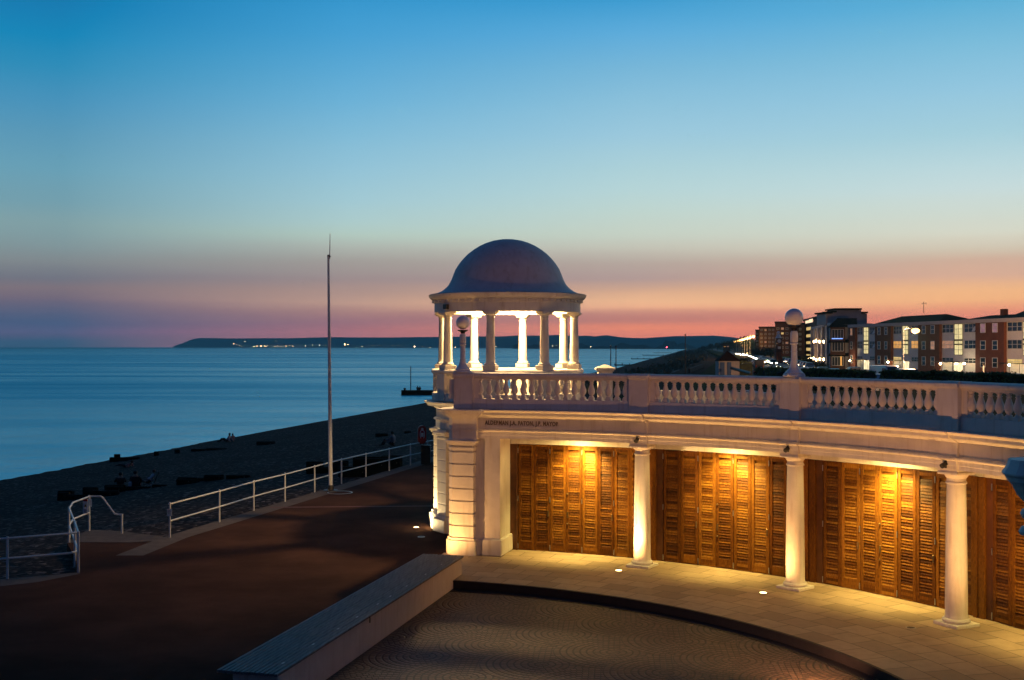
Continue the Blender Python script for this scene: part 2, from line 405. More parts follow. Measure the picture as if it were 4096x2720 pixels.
# ------------------------------------------------------------------ sky
world = bpy.data.worlds.new("World"); scene.world = world; world.use_nodes = True
HAZE = 1.15e-4
def build_sky():
    t = NT(world); bg = t.n['Background']
    d = t.new('ShaderNodeTexCoord').outputs['Generated']
    sep = t.new('ShaderNodeSeparateXYZ'); t.l.new(d, sep.inputs[0]); x, y, z = sep.outputs
    hyp = t.m('SQRT', t.m('ADD', t.m('MULTIPLY', x, x), t.m('MULTIPLY', y, y))); hyp = t.m('MAXIMUM', hyp, .0005)
    T = t.m('DIVIDE', z, hyp)
    mp = t.new('ShaderNodeMapping'); mp.inputs['Scale'].default_value = (2.2, 2.2, 46); t.l.new(d, mp.inputs[0])
    nz = t.noise(mp.outputs[0], 1.0, 5, .55)
    low = t.maprange(T, .02, .16, 1, .25)
    Tn = t.m('ADD', T, t.m('MULTIPLY', t.m('MULTIPLY', t.m('SUBTRACT', nz, .5), .016), low))
    def band(az, st):
        ca = math.cos(math.atan(az)); out = []
        for py, c in st: out.append((max(0., (HY - py) / F * ca) / .32, srgb(*c)))
        return t.ramp(t.m('DIVIDE', Tn, .32), sorted(out, key=lambda q: q[0]))
    L = band(-.39, [(0,(0,122,176)),(134,(22,133,183)),(268,(48,140,184)),(402,(72,146,186)),(536,(90,152,183)),(670,(104,159,181)),(804,(115,158,172)),(893,(128,159,164)),(982,(128,149,153)),(1045,(127,135,139)),(1107,(112,114,126)),(1152,(124,112,120)),(1197,(112,102,118)),(1250,(82,92,120)),(1286,(70,88,120)),(1330,(82,88,120)),(1366,(56,88,116))])
    ML = band(-.141, [(0,(56,152,207)),(134,(71,159,210)),(268,(90,168,212)),(402,(108,177,214)),(536,(128,186,214)),(670,(146,194,214)),(804,(161,200,210)),(893,(172,202,201)),(940,(177,199,189)),(991,(172,180,172)),(1054,(160,155,150)),(1116,(155,138,138)),(1165,(172,143,134)),(1206,(186,150,135)),(1240,(164,125,122)),(1290,(148,108,118)),(1325,(160,106,114)),(1350,(162,108,116))])
    Mi = band(.109, [(0,(64,158,211)),(134,(95,172,218)),(268,(119,182,216)),(402,(139,192,218)),(536,(155,200,220)),(670,(172,208,216)),(760,(182,212,214)),(850,(191,212,205)),(937,(197,208,195)),(991,(195,194,180)),(1054,(181,166,156)),(1116,(176,151,146)),(1161,(210,166,138)),(1197,(234,181,140)),(1223,(232,172,136)),(1250,(194,132,118)),(1277,(186,121,111)),(1313,(226,134,104)),(1348,(214,124,104))])
    Rr = band(.39, [(0,(92,174,214)),(179,(124,188,218)),(357,(147,198,222)),(536,(165,206,219)),(670,(187,215,220)),(760,(198,218,218)),(850,(206,216,206)),(937,(213,213,196)),(1000,(207,192,171)),(1045,(206,172,151)),(1098,(214,170,146)),(1152,(237,180,131)),(1197,(238,176,126)),(1241,(226,146,115)),(1268,(216,131,110)),(1330,(222,122,104))])
    yy = t.m('MAXIMUM', y, .02); az = t.m('DIVIDE', x, yy)
    c = t.mix(t.maprange(az, -.39, -.141), L, ML); c = t.mix(t.maprange(az, -.141, .109), c, Mi); c = t.mix(t.maprange(az, .109, .39), c, Rr)
    # the sky overhead, a set blue with a little of the low-sun sky model, and the dark eastern half behind the camera
    sky = t.new('ShaderNodeTexSky', sky_type='NISHITA'); sky.sun_disc = False
    sky.sun_elevation = R(0.2); sky.sun_rotation = R(38); sky.altitude = 10; sky.air_density = 1; sky.dust_density = 1; sky.ozone_density = 3
    zen = t.mix(.35, (.006, .058, .17, 1), t.mix(1.0, sky.outputs[0], (.05, .055, .065, 1), 'MULTIPLY'))
    c = t.mix(t.maprange(T, .28, .95), c, zen)
    east = t.ramp(t.m('DIVIDE', T, 1.5, clamp=True), [(0, srgb(40, 38, 62)), (.12, srgb(36, 46, 84)), (.4, srgb(16, 38, 78)), (1, srgb(8, 50, 98))])
    f = t.m('DIVIDE', y, 1.0)
    c = t.mix(t.maprange(f, .35, -.25), c, east)
    # the lowest band of sky shines through the haze at the horizon, so it is that much brighter beyond it
    path = t.m('MINIMUM', t.m('DIVIDE', 146.0, t.m('MAXIMUM', T, .0004)), 13000.0)
    boost = t.m('POWER', 2.71828, t.m('MULTIPLY', path, HAZE))
    vs_n = t.new('ShaderNodeVectorMath', operation='SCALE'); t.l.new(c, vs_n.inputs[0]); t.l.new(boost, vs_n.inputs[3]); c = vs_n.outputs[0]
    vi = t.new('ShaderNodeVectorMath', operation='SCALE'); vi.inputs[0].default_value = (.010, .035, .062); t.l.new(t.m('SUBTRACT', boost, 1.0), vi.inputs[3])
    vd = t.new('ShaderNodeVectorMath', operation='SUBTRACT'); t.l.new(c, vd.inputs[0]); t.l.new(vi.outputs[0], vd.inputs[1])
    vm = t.new('ShaderNodeVectorMath', operation='MAXIMUM'); t.l.new(vd.outputs[0], vm.inputs[0]); vm.inputs[1].default_value = (.01, .03, .06); c = vm.outputs[0]
    t.l.new(c, bg.inputs['Color']); bg.inputs['Strength'].default_value = 1.0
build_sky()

# ------------------------------------------------------------------ coast geometry
EDGE = [(-60, -36.5), (20, -15.2), (29.6, -13.25), (30.6, -11.62), (36.1, -10.95), (58.3, -5.25), (84, .9), (517, 86), (4340, 700), (8000, 1300)]
def edge(d):
    for (d0, x0), (d1, x1) in zip(EDGE, EDGE[1:]):
        if d <= d1 or (d1, x1) == EDGE[-1]: return x0 + (x1 - x0) * (d - d0) / (d1 - d0)
SEAZ = -4.0
def hsh(i, j): return math.sin(i*12.9898 + j*78.233) * .5 + math.sin(i*3.17 - j*5.41) * .5
def beach_z(x, d):
    s = edge(d) - x
    if s < 0: return 0
    z = -.22 - .1*max(0, s-2)
    return max(z + .04*math.sin(s*.55 + .03*d) + .012*math.sin(d*.31 + s*.2), -6.5)
def on_beach(px, py):
    """where the line of sight of a photo pixel meets the beach"""
    d = 20.0
    while d < 400:
        p = dp(px, py, d)
        if p.z <= beach_z(p.x, d): return p
        d += .05
    return p
def grid(fn, us, vs, keep=None):
    mb = MB(); n = len(vs)
    P_ = [fn(u, v) for u in us for v in vs]
    fs = []
    for i in range(len(us)-1):
        for j in range(n-1):
            if keep is None or keep(us[i], vs[j]): fs.append((i*n+j, (i+1)*n+j, (i+1)*n+j+1, i*n+j+1))
    return mb.add(P_, fs)
def geo(a, b, n): return [a * (b/a) ** (i/n) for i in range(n+1)]

sea_mb = MB().add([(-26000, -300, SEAZ), (26000, -300, SEAZ), (26000, 13500, SEAZ), (-26000, 13500, SEAZ)], [(0,1,2,3)])
struct(sea_mb, 'sea', sea())
ds = [-40 + 1.0*i for i in range(160)] + geo(120, 7600, 60)
ss = [-.6, 0, .5, 1] + [1.5 + .8*i for i in range(60)] + [52, 60, 75]
bm_ = grid(lambda d, s: (edge(d) - s + (random.uniform(-.25, .25) if s > 1 else 0), d, beach_z(edge(d) - s, d) - (.06 if s <= 0 else 0)), ds, ss)
struct(bm_, 'beach', shingle(), 40)

# bench axis: from its far end beside the tower to its near end at the bottom of the picture
B0 = Vector((-1.29, 30.27, 0)); B1 = Vector((-3.957, 19.30, 0)); BD = (B1 - B0).normalized(); BW = 1.14
BN = Vector((BD.y, -BD.x, 0))               # towards the promenade (left)
if BN.x > 0: BN = -BN
BANG = math.atan2(BD.x, -BD.y)
M['deck'] = deckwood()

# promenade: one sheet from the sea railing to the bench, then narrowing along the coast
pr = []
for d in [-40, 0, 15, 20, 25, 30, 33, 36.1, 45, 58.3, 70, 84, 120, 200, 300, 517, 1000, 2000, 4340]: pr.append((edge(d) + .0, d, 0))
left = [Vector(p) for p in pr]
def pright(d):
    if d < 15: return (B1 + BD*(19.3-d)).x - .5
    if d < 30.27: return B0.x - .5 + BD.x*(30.27-d)/(-BD.y)*1.0
    if d < 42: return 2.6
    return edge(d) + 9
mb = MB(); dd = [-40, 0, 10, 15, 19.3, 20, 25, 29.6, 30.26, 30.28, 30.6, 33, 35.3, 36.1, 41.9, 42.1, 45, 58.3, 70, 84, 120, 200, 300, 517, 1000, 2000, 4340]
vs = []
for d in dd: vs += [(edge(d), d, -1.2), (edge(d), d, 0), (pright(d), d, 0)]
mb.add(vs, [(3*i+k, 3*i+3+k, 3*i+4+k, 3*i+1+k) for i in range(len(dd)-1) for k in (0, 1)])
mb.prism([tuple(v[:2]) for v in (Vector((edge(30.6), 30.6, 0)), gp(306,2240), gp(268,2172), gp(312,2170), Vector((edge(35.3), 35.3, 0)))], -1.2, 0)
struct(mb, 'promenade', tarmac(), 0)
# pale concrete strip under the sea railing
mb = MB()
for d0, d1 in zip(dd, dd[1:]):
    if 33 <= d0 < 300: mb.box(0, 1, 0, 1, 0, 0) if False else mb.add([(edge(d0)-.05, d0, .004), (edge(d0)+.75, d0, .004), (edge(d1)+.75, d1, .004), (edge(d1)-.05, d1, .004)], [(0,1,2,3)])

pA, pB, pC, pD, pE, p0_ = gp(322,2291), gp(306,2240), gp(268,2170), gp(350,2119), gp(490,2125), gp(684,2152)
mb.prism([tuple(v[:2]) for v in (p0_, pE, pD, pC, gp(268,2172), gp(312,2169), gp(520,2170), gp(640,2163))], -1.4, .005)
mb.add([gp(0,2345,.006), gp(150,2328,.006), gp(318,2296,.006), gp(322,2289,.006), gp(30,2314,.006), gp(0,2316,.006)], [tuple(range(6))])
mb.prism([tuple(gp(x, y, -.55)[:2]) for x, y in ((152,2318),(306,2302),(268,2190),(140,2182))], -1.5, -.55)
struct(mb, 'concrete_edging', M['concrete'], 0)
# red brick line across the promenade and a drain cover
a_, b_ = gp(1080, 2030), gp(1760, 2024)
n_ = Vector((0, .12, 0))
struct(MB().add([(v.x, v.y, .006) for v in (a_-n_, b_-n_, b_+n_, a_+n_)], [(0,1,2,3)]), 'paving_line', mk('brick line', (.09, .03, .022), .8, .2, 8), 0)

# court: cobbled half disc 0.22 m below the terrace
CZ = -.22
half = [tuple(P(11.93, a)) for a in range(-100, 80, 3)]
def side(p): return (Vector(p) - B0).dot(BN)
pts = [P(11.955, a, CZ) for a in [-100 + 2*i for i in range(89)]]
pts = [p for p in pts if side(p) < .3]
ext_ = B0 + BD * 40
poly = pts + [B0 + BN*.3 + Vector((0,0,CZ)), ext_ + BN*.3 + Vector((0,0,CZ))]
struct(MB().add(poly, [tuple(range(len(poly)))]), 'court_paving', cobbles(), 0)
# terrace: slab ring with a dark riser down to the court
def ring_sheet(r0, r1, a0, a1, z, n=80):
    mb = MB(); vs = []
    for i in range(n+1):
        a = a0 + (a1-a0)*i/n; vs += [P(r0, a, z), P(r1, a, z)]
    return mb.add(vs, [(2*i, 2*i+2, 2*i+3, 2*i+1) for i in range(n)])
# left limit of the terrace follows the bench end, so sweep the polygon column by column
mb = MB(); vs = []; N = 120
for i in range(N+1):
    a = -30 + (76.6+30)*i/N; vs += [P(11.94, a, .006), P(19.2, a, .006)]
mb.add(vs, [(2*i, 2*i+2, 2*i+3, 2*i+1) for i in range(N)])
q = [P(11.94, 76.6, .003), P(15.0, 76.6, .003), B0 + Vector((-.0, 1.6, .003)), B0 + Vector((0, 0, .003)) + BN*.4 + BD*.3, B0 + BD*.6 + BN*.05 + Vector((0,0,.003))]
mb.add([P(11.94, a, .006) for a in (76.6, 77.9, 79.2, 80.5)] + [P(15.7, a, .006) for a in (80.5, 79.2, 77.9, 76.6)], [tuple(range(8))])
struct(mb, 'terrace_paving', slabs(), 0)
mb = MB().arc([(11.90, -.03), (11.965, -.03), (11.965, .0), (11.90, -.002)], -30, 80.4, 110, C)
mb.arc([(11.925, CZ-.02), (11.96, CZ-.02), (11.96, -.031), (11.925, -.031)], -30, 80.4, 110, C)
mb.arc([(11.62, CZ+.002), (11.924, CZ+.002), (11.924, CZ+.012), (11.62, CZ+.012)], -30, 80.4, 110, C)
struct(mb, 'terrace_kerb', M['kerb'], 30)

# land behind the crescent, road and parking
def land_z(x, d):
    s = x - edge(d)
    if d < 78: return 3.0
    if d < 118: return 3.0 - 1.7*(d-78)/40
    return 1.3
def land_p(d, s):
    x = edge(d) + s
    return (x, d, land_z(x, d) if s > 9.01 else -.1)
ds2 = [20 + 1.5*i for i in range(40)] + geo(81, 5200, 60)
ss2 = [9, 9.02] + [10 + 1.5*i for i in range(40)] + [75, 90, 120, 180, 300, 500, 900]
def keepl(d, s):
    x = edge(d) + s
    return math.hypot(x - C[0], d - C[1]) > 19.4 and not (d < 46 and x < 2.4)
land = grid(land_p, ds2, ss2, keepl)
struct(land, 'lawn', grass(), 0)
def strip(mb, d0, d1, s0, s1, dz, n=40):
    dl = geo(d0, d1, n); vs = []
    for d in dl: vs += [(edge(d)+s0, d, land_z(0, d)+dz), (edge(d)+s1, d, land_z(0, d)+dz)]
    return mb.add(vs, [(2*i, 2*i+1, 2*i+3, 2*i+2) for i in range(n)])
rmb = strip(MB(), 122, 4000, 18.5, 31, .006); rmb.add([(edge(122)+31, 122, 1.306), (130, 122, 1.306), (130, 260, 1.306), (edge(260)+31, 260, 1.306)], [(0,1,2,3)])
struct(rmb, 'road', M['road'], 0)
struct(strip(MB(), 122, 3000, 24.6, 24.75, .012), 'road_marking', M['white'], 0)
mb = MB()
for s0, s1 in ((17.3, 18.5), (31, 32.5)):
    dl = geo(262 if s0 > 30 else 122, 3000, 30)
    for a, b in zip(dl, dl[1:]):
        mb.add([(edge(a)+s0, a, 1.43), (edge(a)+s1, a, 1.43), (edge(b)+s1, b, 1.43), (edge(b)+s0, b, 1.43), (edge(a)+s0, a, 1.2), (edge(a)+s1, a, 1.2), (edge(b)+s1, b, 1.2), (edge(b)+s0, b, 1.2)], [(0,1,2,3), (0,4,7,3), (1,5,6,2)])
struct(mb, 'pavement', M['concrete'], 0)

# garden paths with pale kerbs seen between the balusters
mb = MB()
def path(pts, w, z):
    pts = [Vector(p) for p in pts]
    L_ = []
    for i, p in enumerate(pts):
        tt = (pts[min(i+1, len(pts)-1)] - pts[max(i-1, 0)]).normalized(); n = Vector((-tt.y, tt.x, 0)) * w/2
        L_ += [(*(p+n)[:2], z), (*(p-n)[:2], z)]
    mb.add(L_, [(2*i, 2*i+1, 2*i+3, 2*i+2) for i in range(len(pts)-1)])
path([gp(x, y, 3.0) for x, y in ((2560, 1592), (2680, 1586), (2790, 1576), (2860, 1568), (2980, 1561), (3100, 1580), (3300, 1600), (3560, 1606), (3800, 1606))], 1.0, 3.012)
struct(mb, 'garden_path', mk('pale path', (.42, .43, .45), .8, .1, 4), 0)

# ------------------------------------------------------------------ hills across the bay
def hills():
    # ridge rows photographed along the skyline: (photo x, photo y, distance)
    rid = [(690,1388),(708,1379),(730,1373),(752,1363),(775,1355),(800,1352),(850,1352),(950,1353.5),(1050,1352),(1150,1352.5),(1250,1350),(1330,1348),(1400,1349),(1500,1349.5),(1600,1349),(1700,1347.5),(1800,1347),(1900,1345),(2000,1345.5),(2080,1341),(2150,1342.5),(2230,1339),(2260,1341),(2300,1344),(2345,1342),(2380,1345),(2425,1340),(2470,1347),(2520,1351),(2580,1352),(2620,1349),(2700,1344),(2800,1343),(2860,1342),(2920,1347),(2980,1357),(3060,1368),(3150,1375)]
    mb = MB(); vs = []; n = 7
    for i, (px, py) in enumerate(rid):
        f = (px - 690) / 2460
        d0 = 11800 - 6500*min(1, f*1.25); back = d0 + 700 + 500*min(1, f*3)
        for k in range(n):
            q = k/(n-1); d = d0 + (back - d0)*q
            top = CAMZ - (py - HY)*back/F
            z = SEAZ - .5 + (top - SEAZ)*(q**.8) + 5*math.sin(i*1.7+k*2.1)*q*(1-q)
            vs.append(((px - CX0)/F*d, d, z))
        vs.append(((px - CX0)/F*(back+600), back+600, SEAZ-5))
    n += 1
    mb.add(vs, [(i*n+k, (i+1)*n+k, (i+1)*n+k+1, i*n+k+1) for i in range(len(rid)-1) for k in range(n-1)])
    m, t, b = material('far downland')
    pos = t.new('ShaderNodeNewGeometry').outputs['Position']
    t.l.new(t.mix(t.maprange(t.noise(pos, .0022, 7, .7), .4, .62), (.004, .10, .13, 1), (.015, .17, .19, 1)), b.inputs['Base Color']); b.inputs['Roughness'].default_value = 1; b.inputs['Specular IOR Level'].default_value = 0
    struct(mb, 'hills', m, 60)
    # low wooded shore in front of the hills
    mb = MB(); vs = []; xs = [2050 + 12*i for i in range(100)]
    for i, px in enumerate(xs):
        d = 5200 - 1000*(px-2050)/1190
        h = 12 + 5*math.sin(i*.9) + 6*math.sin(i*.37) + (16 if 2655 < px < 2710 else 0) + (5*random.random())
        vs += [((px-CX0)/F*d, d, SEAZ-.3), ((px-CX0)/F*(d+60), d+60, SEAZ+h), ((px-CX0)/F*(d+500), d+500, SEAZ+h*.9), ((px-CX0)/F*(d+520), d+520, SEAZ-5)]
    mb.add(vs, [(4*i+k, 4*i+4+k, 4*i+5+k, 4*i+1+k) for i in range(len(xs)-1) for k in range(3)])
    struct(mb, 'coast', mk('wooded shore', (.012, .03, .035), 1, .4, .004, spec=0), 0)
hills()
def shore_lights():
    mb = MB().ball((0,0,0), 1, 8); lab = 'tiny warm lamp in the town lights along the far shore'; g = 'lamps of the far shore'
    first = tag(mb.build('shore_lamp', M['shore'], None), lab, 'lamp', g); k = 0
    spots = [(935,1376),(946,1379),(957,1383),(968,1385)] + [(1016+14*i+random.uniform(-4,4), 1384.5+random.uniform(-1.5,1.5)) for i in range(11)] + [(1058,1384),(1172,1385.5),(980,1366),(1103,1367),(1222,1383),(1250,1381),(1278,1382),(1300,1384),(1378,1377.5),(1391,1377.5),(1449,1385),(1490,1380),(1517,1381),(1570,1384),(1594,1383),(1658,1386),(1690,1387),(1720,1387),(1820,1389),(1985,1386),(2055,1383),(2107,1387),(2211,1384),(2225,1384),(2363,1388),(2380,1388),(2398,1388),(2404,1388),(2440,1381),(2562,1389),(2730,1377),(2751,1383.5)]
    for px, py in spots:
        f = (px-690)/2460; d = 11800 - 6500*min(1, f*1.25) - 150
        s = d/F*random.choice((.5,.55,.7,1.0)) * (1.7 if (px, py) in ((1378,1377.5),(1391,1377.5),(1222,1383),(1658,1386),(2562,1389)) else 1)
        o = first if k == 0 else first.copy()
        if k: COL.objects.link(o)
        o.location = dp(px, py, d); o.scale = (s, s, s); k += 1
    rb = MB().ball((0,0,0), 1, 8).build('shore_lamp', M['shore_red'], None)
    tag(rb, 'single red lamp on the far shore right of the thin masts', 'lamp'); rb.location = dp(2667, 1389, 4300); rb.scale = (2.0,)*3
shore_lights()
# ------------------------------------------------------------------ the crescent colonnade
A_COL = [58.787, 42.30, 25.63, 9.2]
A_PED0 = 78.15
A_END = 1.0
colon = thing('colonnade', 'curved white colonnade with louvred wooden doors and a balustrade along its roof', 'building', tuple(P(15.6, 42)))
ENT = [(15.45,3.37),(15.45,3.46),(15.44,3.47),(15.44,3.56),(15.36,3.60),(15.36,3.625),(15.47,3.66),(15.47,3.955),(15.42,3.975),(15.38,4.02),(15.30,4.035),(15.30,4.045),(15.20,4.06),(15.20,4.125),(15.17,4.14),(15.12,4.175),(15.11,4.20),(15.95,4.215),(15.95,3.37)]
A_L = 77.0
mb = MB().arc(ENT, A_END, A_L, 120, C)
for a in A_COL: mb.arc([(r-.055 if r < 15.9 else r-.2, z+(.0015 if z < 4.19 else 0)) for r, z in ENT[:-2]] + [(15.6,4.217),(15.6,3.3715)], a-1.02, a+1.02, 3, C)
mb.build('entablature', M['stucco'], colon, 30)
# roof slab, wall heads, rear wall
MB().arc([(15.96,4.0),(21.0,4.0),(21.0,4.19),(15.96,4.19)], A_END, 80.5, 80, C).build('roof_deck', mk('roof paving', (.22,.21,.21), .7, .15, 3), colon, 0)
MB().arc([(20.8,0),(21.0,0),(21.0,3.999),(20.8,3.999)], A_END, 74, 60, C).build('rear_wall', M['stucco'], colon, 0)
MB().arc([(16.62,3.13),(16.9,3.13),(16.9,3.999),(16.62,3.999)], A_END, 75.2, 80, C).build('wall_head', M['stucco'], colon, 0)
MB().arc([(15.96,3.40),(16.61,3.40),(16.61,3.44),(15.96,3.44)], A_END, 75.2, 80, C).build('soffit', M['stucco'], colon, 0)

# columns
def column_mesh():
    s = MB()
    s.lathe([(.235,.075),(.275,.085),(.295,.115),(.295,.135),(.275,.165),(.245,.175),(.245,.195),(.238,.215),(.232,.26)] + [(.232-.036*(k/12)**1.6, .26+2.78*k/12) for k in range(1,13)] + [(.196,3.045),(.215,3.055),(.22,3.075),(.215,3.095),(.198,3.105),(.198,3.17),(.212,3.185),(.245,3.235),(.25,3.255)], 40)
    return s
base_mb = MB().cham(-.335,.335,-.335,.335,.004,.078,.008)
cap_mb = MB().cham(-.275,.275,-.275,.275,3.255,3.312,.008).box(-.26,.26,-.26,.26,3.313,3.369)
shaft = column_mesh().build('column', M['stone'], colon, 40)
shaft.location = P(15.68, A_COL[0]) - Vector(colon.location); 
def unparent_mesh(ob):   # mesh was written relative to the building: bring it back to its own axis
    for v in ob.data.vertices: v.co += Vector(colon.location)
unparent_mesh(shaft)
pl = base_mb.build('plinth', M['stone'], None, 0); pl.parent = shaft
ab = cap_mb.build('abacus', M['stone'], None, 0); ab.parent = shaft
shaft.rotation_euler = (0, 0, R(A_COL[0]-90))
for a in A_COL[1:]:
    c = copy_tree(shaft, colon); c.location = P(15.68, a) - Vector(colon.location); c.rotation_euler = (0, 0, R(a-90))

# left end: anta, recessed wall, rusticated corner pier
Ma = frame(15.5, 75.45)
mb = MB()
mb.box(-.32,.13,0,1.1,.0,3.37, frame(15.47, 74.62))
mb.build('end_pier', M['stucco'], colon, 0)
mb = MB().cham(-.40,.20,-.07,1.16,.003,.49,.03, frame(15.47, 74.62)); mb.build('pier_plinth', M['stucco'], colon, 0)
MB().box(-.75,0,.10,1.0,.001,3.9, frame(15.47, 75.8)).build('recess_wall', M['stucco'], colon, 0)
MB().box(-.72,0,.02,1.0,.002,.46, frame(15.47, 75.7)).build('recess_plinth', M['stucco'], colon, 0)
# corner pier with V joints
MP = Matrix.Translation(Vector((-1.485, 33.085, 0))) @ Matrix.Rotation(R(-20), 4, 'Z')
def ring(mb, x0, x1, y1, z0, z1, grow=0, ch=.16, front=0):
    g = grow; poly = [(x0-g, y1), (x0-g, front+ch-g*.4), (x0+ch-g*.4, front-g), (x1+g, front-g), (x1+g, y1)]
    vs = [MP @ Vector((p[0], p[1], z0)) for p in poly] + [MP @ Vector((p[0], p[1], z1)) for p in poly]; n = 5
    mb.add(vs, [tuple(range(n))[::-1], tuple(range(n,2*n))] + [(i,(i+1)%n,n+(i+1)%n,n+i) for i in range(n)])
mb = MB(); x0, x1 = -.42, .40
ring(mb, x0, x1, 1.4, .0, 3.37, -.05)
zz = .49; k = 0
while zz < 2.95:
    z2 = min(zz + .355, 3.0); ring(mb, x0, x1, 1.2, zz+.02, z2-.02); zz = z2
ring(mb, x0, x1, 1.2, 3.0, 3.12, .0); 
mb.build('corner_pier', M['stucco'], colon, 0)
mb = MB(); ring(mb, x0, x1, 1.3, .004, .42, .075); ring(mb, x0, x1, 1.3, .421, .50, .04); mb.build('corner_plinth', M['stucco'], colon, 0)
mb = MB(); ring(mb, x0, x1, 1.3, 3.06, 3.10, .03); ring(mb, x0, x1, 1.3, 3.16, 3.22, .05); ring(mb, x0, x1, 1.3, 3.221, 3.27, .10); ring(mb, x0, x1, 1.3, 3.271, 3.30, .13)
mb.build('corner_capital', M['stucco'], colon, 0)
mb = MB(); ring(mb, x0, x1+.10, 1.3, 3.3015, 3.60, .0); ring(mb, x0, x1+.10, 1.3, 3.601, 3.63, .03); ring(mb, x0, x1+.10, 1.3, 3.631, 3.96, .0)
for z0, z1, g in ((3.961,4.0,.05),(4.001,4.045,.12),(4.046,4.07,.17),(4.071,4.13,.25),(4.131,4.165,.28),(4.166,4.203,.33)): ring(mb, x0, x1+.10, 1.3, z0, z1, g)
mb.build('corner_entablature', M['stucco'], colon, 0)

# inscription cut in bronze letters, bent round the frieze
def inscription():
    cu = bpy.data.curves.new('inscription', 'FONT'); cu.body = 'ALDERMAN J.A. PATON, J.P. MAYOR'; cu.size = .165; cu.extrude = .006; cu.space_character = 1.12; cu.offset = .006
    ob = bpy.data.objects.new('tmp', cu); COL.objects.link(ob)
    dg = bpy.context.evaluated_depsgraph_get(); me = bpy.data.meshes.new_from_object(ob.evaluated_get(dg))
    bpy.data.objects.remove(ob)
    xs = [v.co.x for v in me.vertices]; w = max(xs) - min(xs); x_0 = min(xs)
    a0, a1 = A_INS
    for v in me.vertices:
        a = a0 + (a1 - a0) * (v.co.x - x_0) / w
        v.co = P(15.468 - .004 - v.co.z, a, 3.765 + v.co.y*1.0) - Vector(colon.location)
    o = bpy.data.objects.new('inscription', me); COL.objects.link(o); o.parent = colon; me.materials.clear(); me.materials.append(M['inscr'])
def ang_at(px, r):
    t = Vector(((px - CX0)/F, 1.0)); c = Vector(C); A = t.dot(t); B = -2*t.dot(c); Cc = c.dot(c) - r*r
    d = (-B + math.sqrt(B*B - 4*A*Cc)) / (2*A); q = t*d - c; return math.degrees(math.atan2(q.y, q.x))
A_INS = (ang_at(1939, 15.46), ang_at(2234, 15.46)); inscription()

# balustrade
def vase():
    s = MB()
    s.cham(-.075,.075,-.075,.075,4.50,4.572,.004)
    s.lathe([(.070,4.573),(.074,4.59),(.066,4.605),(.048,4.615),(.046,4.63),(.062,4.655),(.084,4.69),(.094,4.735),(.092,4.78),(.080,4.83),(.062,4.88),(.049,4.93),(.043,4.955),(.043,4.962),(.056,4.970),(.056,4.985),(.044,4.992),(.044,5.005),(.052,5.02),(.060,5.03),(.062,5.036)], 18, caps=False)
    s.box(-.066,.066,-.066,.066,5.037,5.058)
    return s
bal = vase().build('baluster', M['stucco'], None, 40)
first = [True]
def put_bal(a, sc=1):
    o = bal if first[0] else bal.copy()
    if not first[0]: COL.objects.link(o)
    first[0] = False; o.parent = colon; o.location = P(15.63, a) - Vector(colon.location); o.rotation_euler = (0,0,R(a-90))
PEDS = [A_PED0] + A_COL
HWD = 1.72
for pa, pb, n in zip(PEDS, PEDS[1:], (17, 14, 14, 14)):
    for k in range(n+1):
        put_bal(pa - HWD - (pa - pb - 2*HWD)*k/n)
put_l, put_r = A_END, A_PED0 + .6
MB().arc([(15.50,4.216),(15.76,4.216),(15.76,4.47),(15.745,4.499),(15.515,4.499),(15.50,4.47)], put_l, put_r, 100, C).build('balustrade_plinth', M['stucco'], colon, 30)
MB().arc([(15.53,5.059),(15.73,5.059),(15.74,5.10),(15.79,5.12),(15.81,5.15),(15.81,5.20),(15.78,5.235),(15.72,5.25),(15.54,5.25),(15.48,5.235),(15.45,5.20),(15.45,5.15),(15.47,5.12),(15.52,5.10)], put_l, put_r, 100, C).build('coping', M['stucco'], colon, 30)
for i, a in enumerate(PEDS):
    mb = MB().arc([(15.535,4.4995),(15.725,4.4995),(15.725,5.0585),(15.535,5.0585)], a-1.62, a+1.62, 3, C)
    mb.arc([(15.42,4.217),(15.80,4.217),(15.80,5.108),(15.42,5.108)], a-1.04, a+1.04, 3, C)
    mb.arc([(15.405,5.109),(15.83,5.109),(15.86,5.15),(15.86,5.21),(15.80,5.254),(15.44,5.254),(15.385,5.21),(15.385,5.15)], a-1.12, a+1.12, 3, C)
    mb.build('pedestal', M['stucco'], colon, 25)

# folding louvred doors: eight leaves to a bay
leafW = .50
def leaf_mesh(w):
    s = MB(); h = w/2; st = .088
    s.cham(-h,-h+st,0,.045,.02,3.12,.004); s.cham(h-st,h,0,.045,.02,3.12,.004)
    s.cham(-h+st+.001,h-st-.001,.002,.043,.02,.26,.003); s.cham(-h+st+.001,h-st-.001,.002,.043,2.99,3.12,.003); s.box(-h+st+.001,h-st-.001,.060,.064,.26,2.99)
    z = .262; k = 0
    while z + .07 < 2.992:
        s.add([Vector(p) for p in ((-h+st,.010,z),(h-st,.010,z),(h-st,.030,z+.057),(-h+st,.030,z+.057),(-h+st,.030,z-.004),(h-st,.030,z-.004))], [(0,1,2,3),(0,4,5,1)])
        z += .072
    return s
bays = [(73.4, 59.9), (58.1, 43.5), (41.7, 27.0), (25.3, 10.6)]
proto = {}
def hinge_mb():
    s = MB()
    for z in (.08, 1.5, 2.9): s.box(-.011,.011,-.007,.004,z,z+.16)
    return s
RD = 16.64
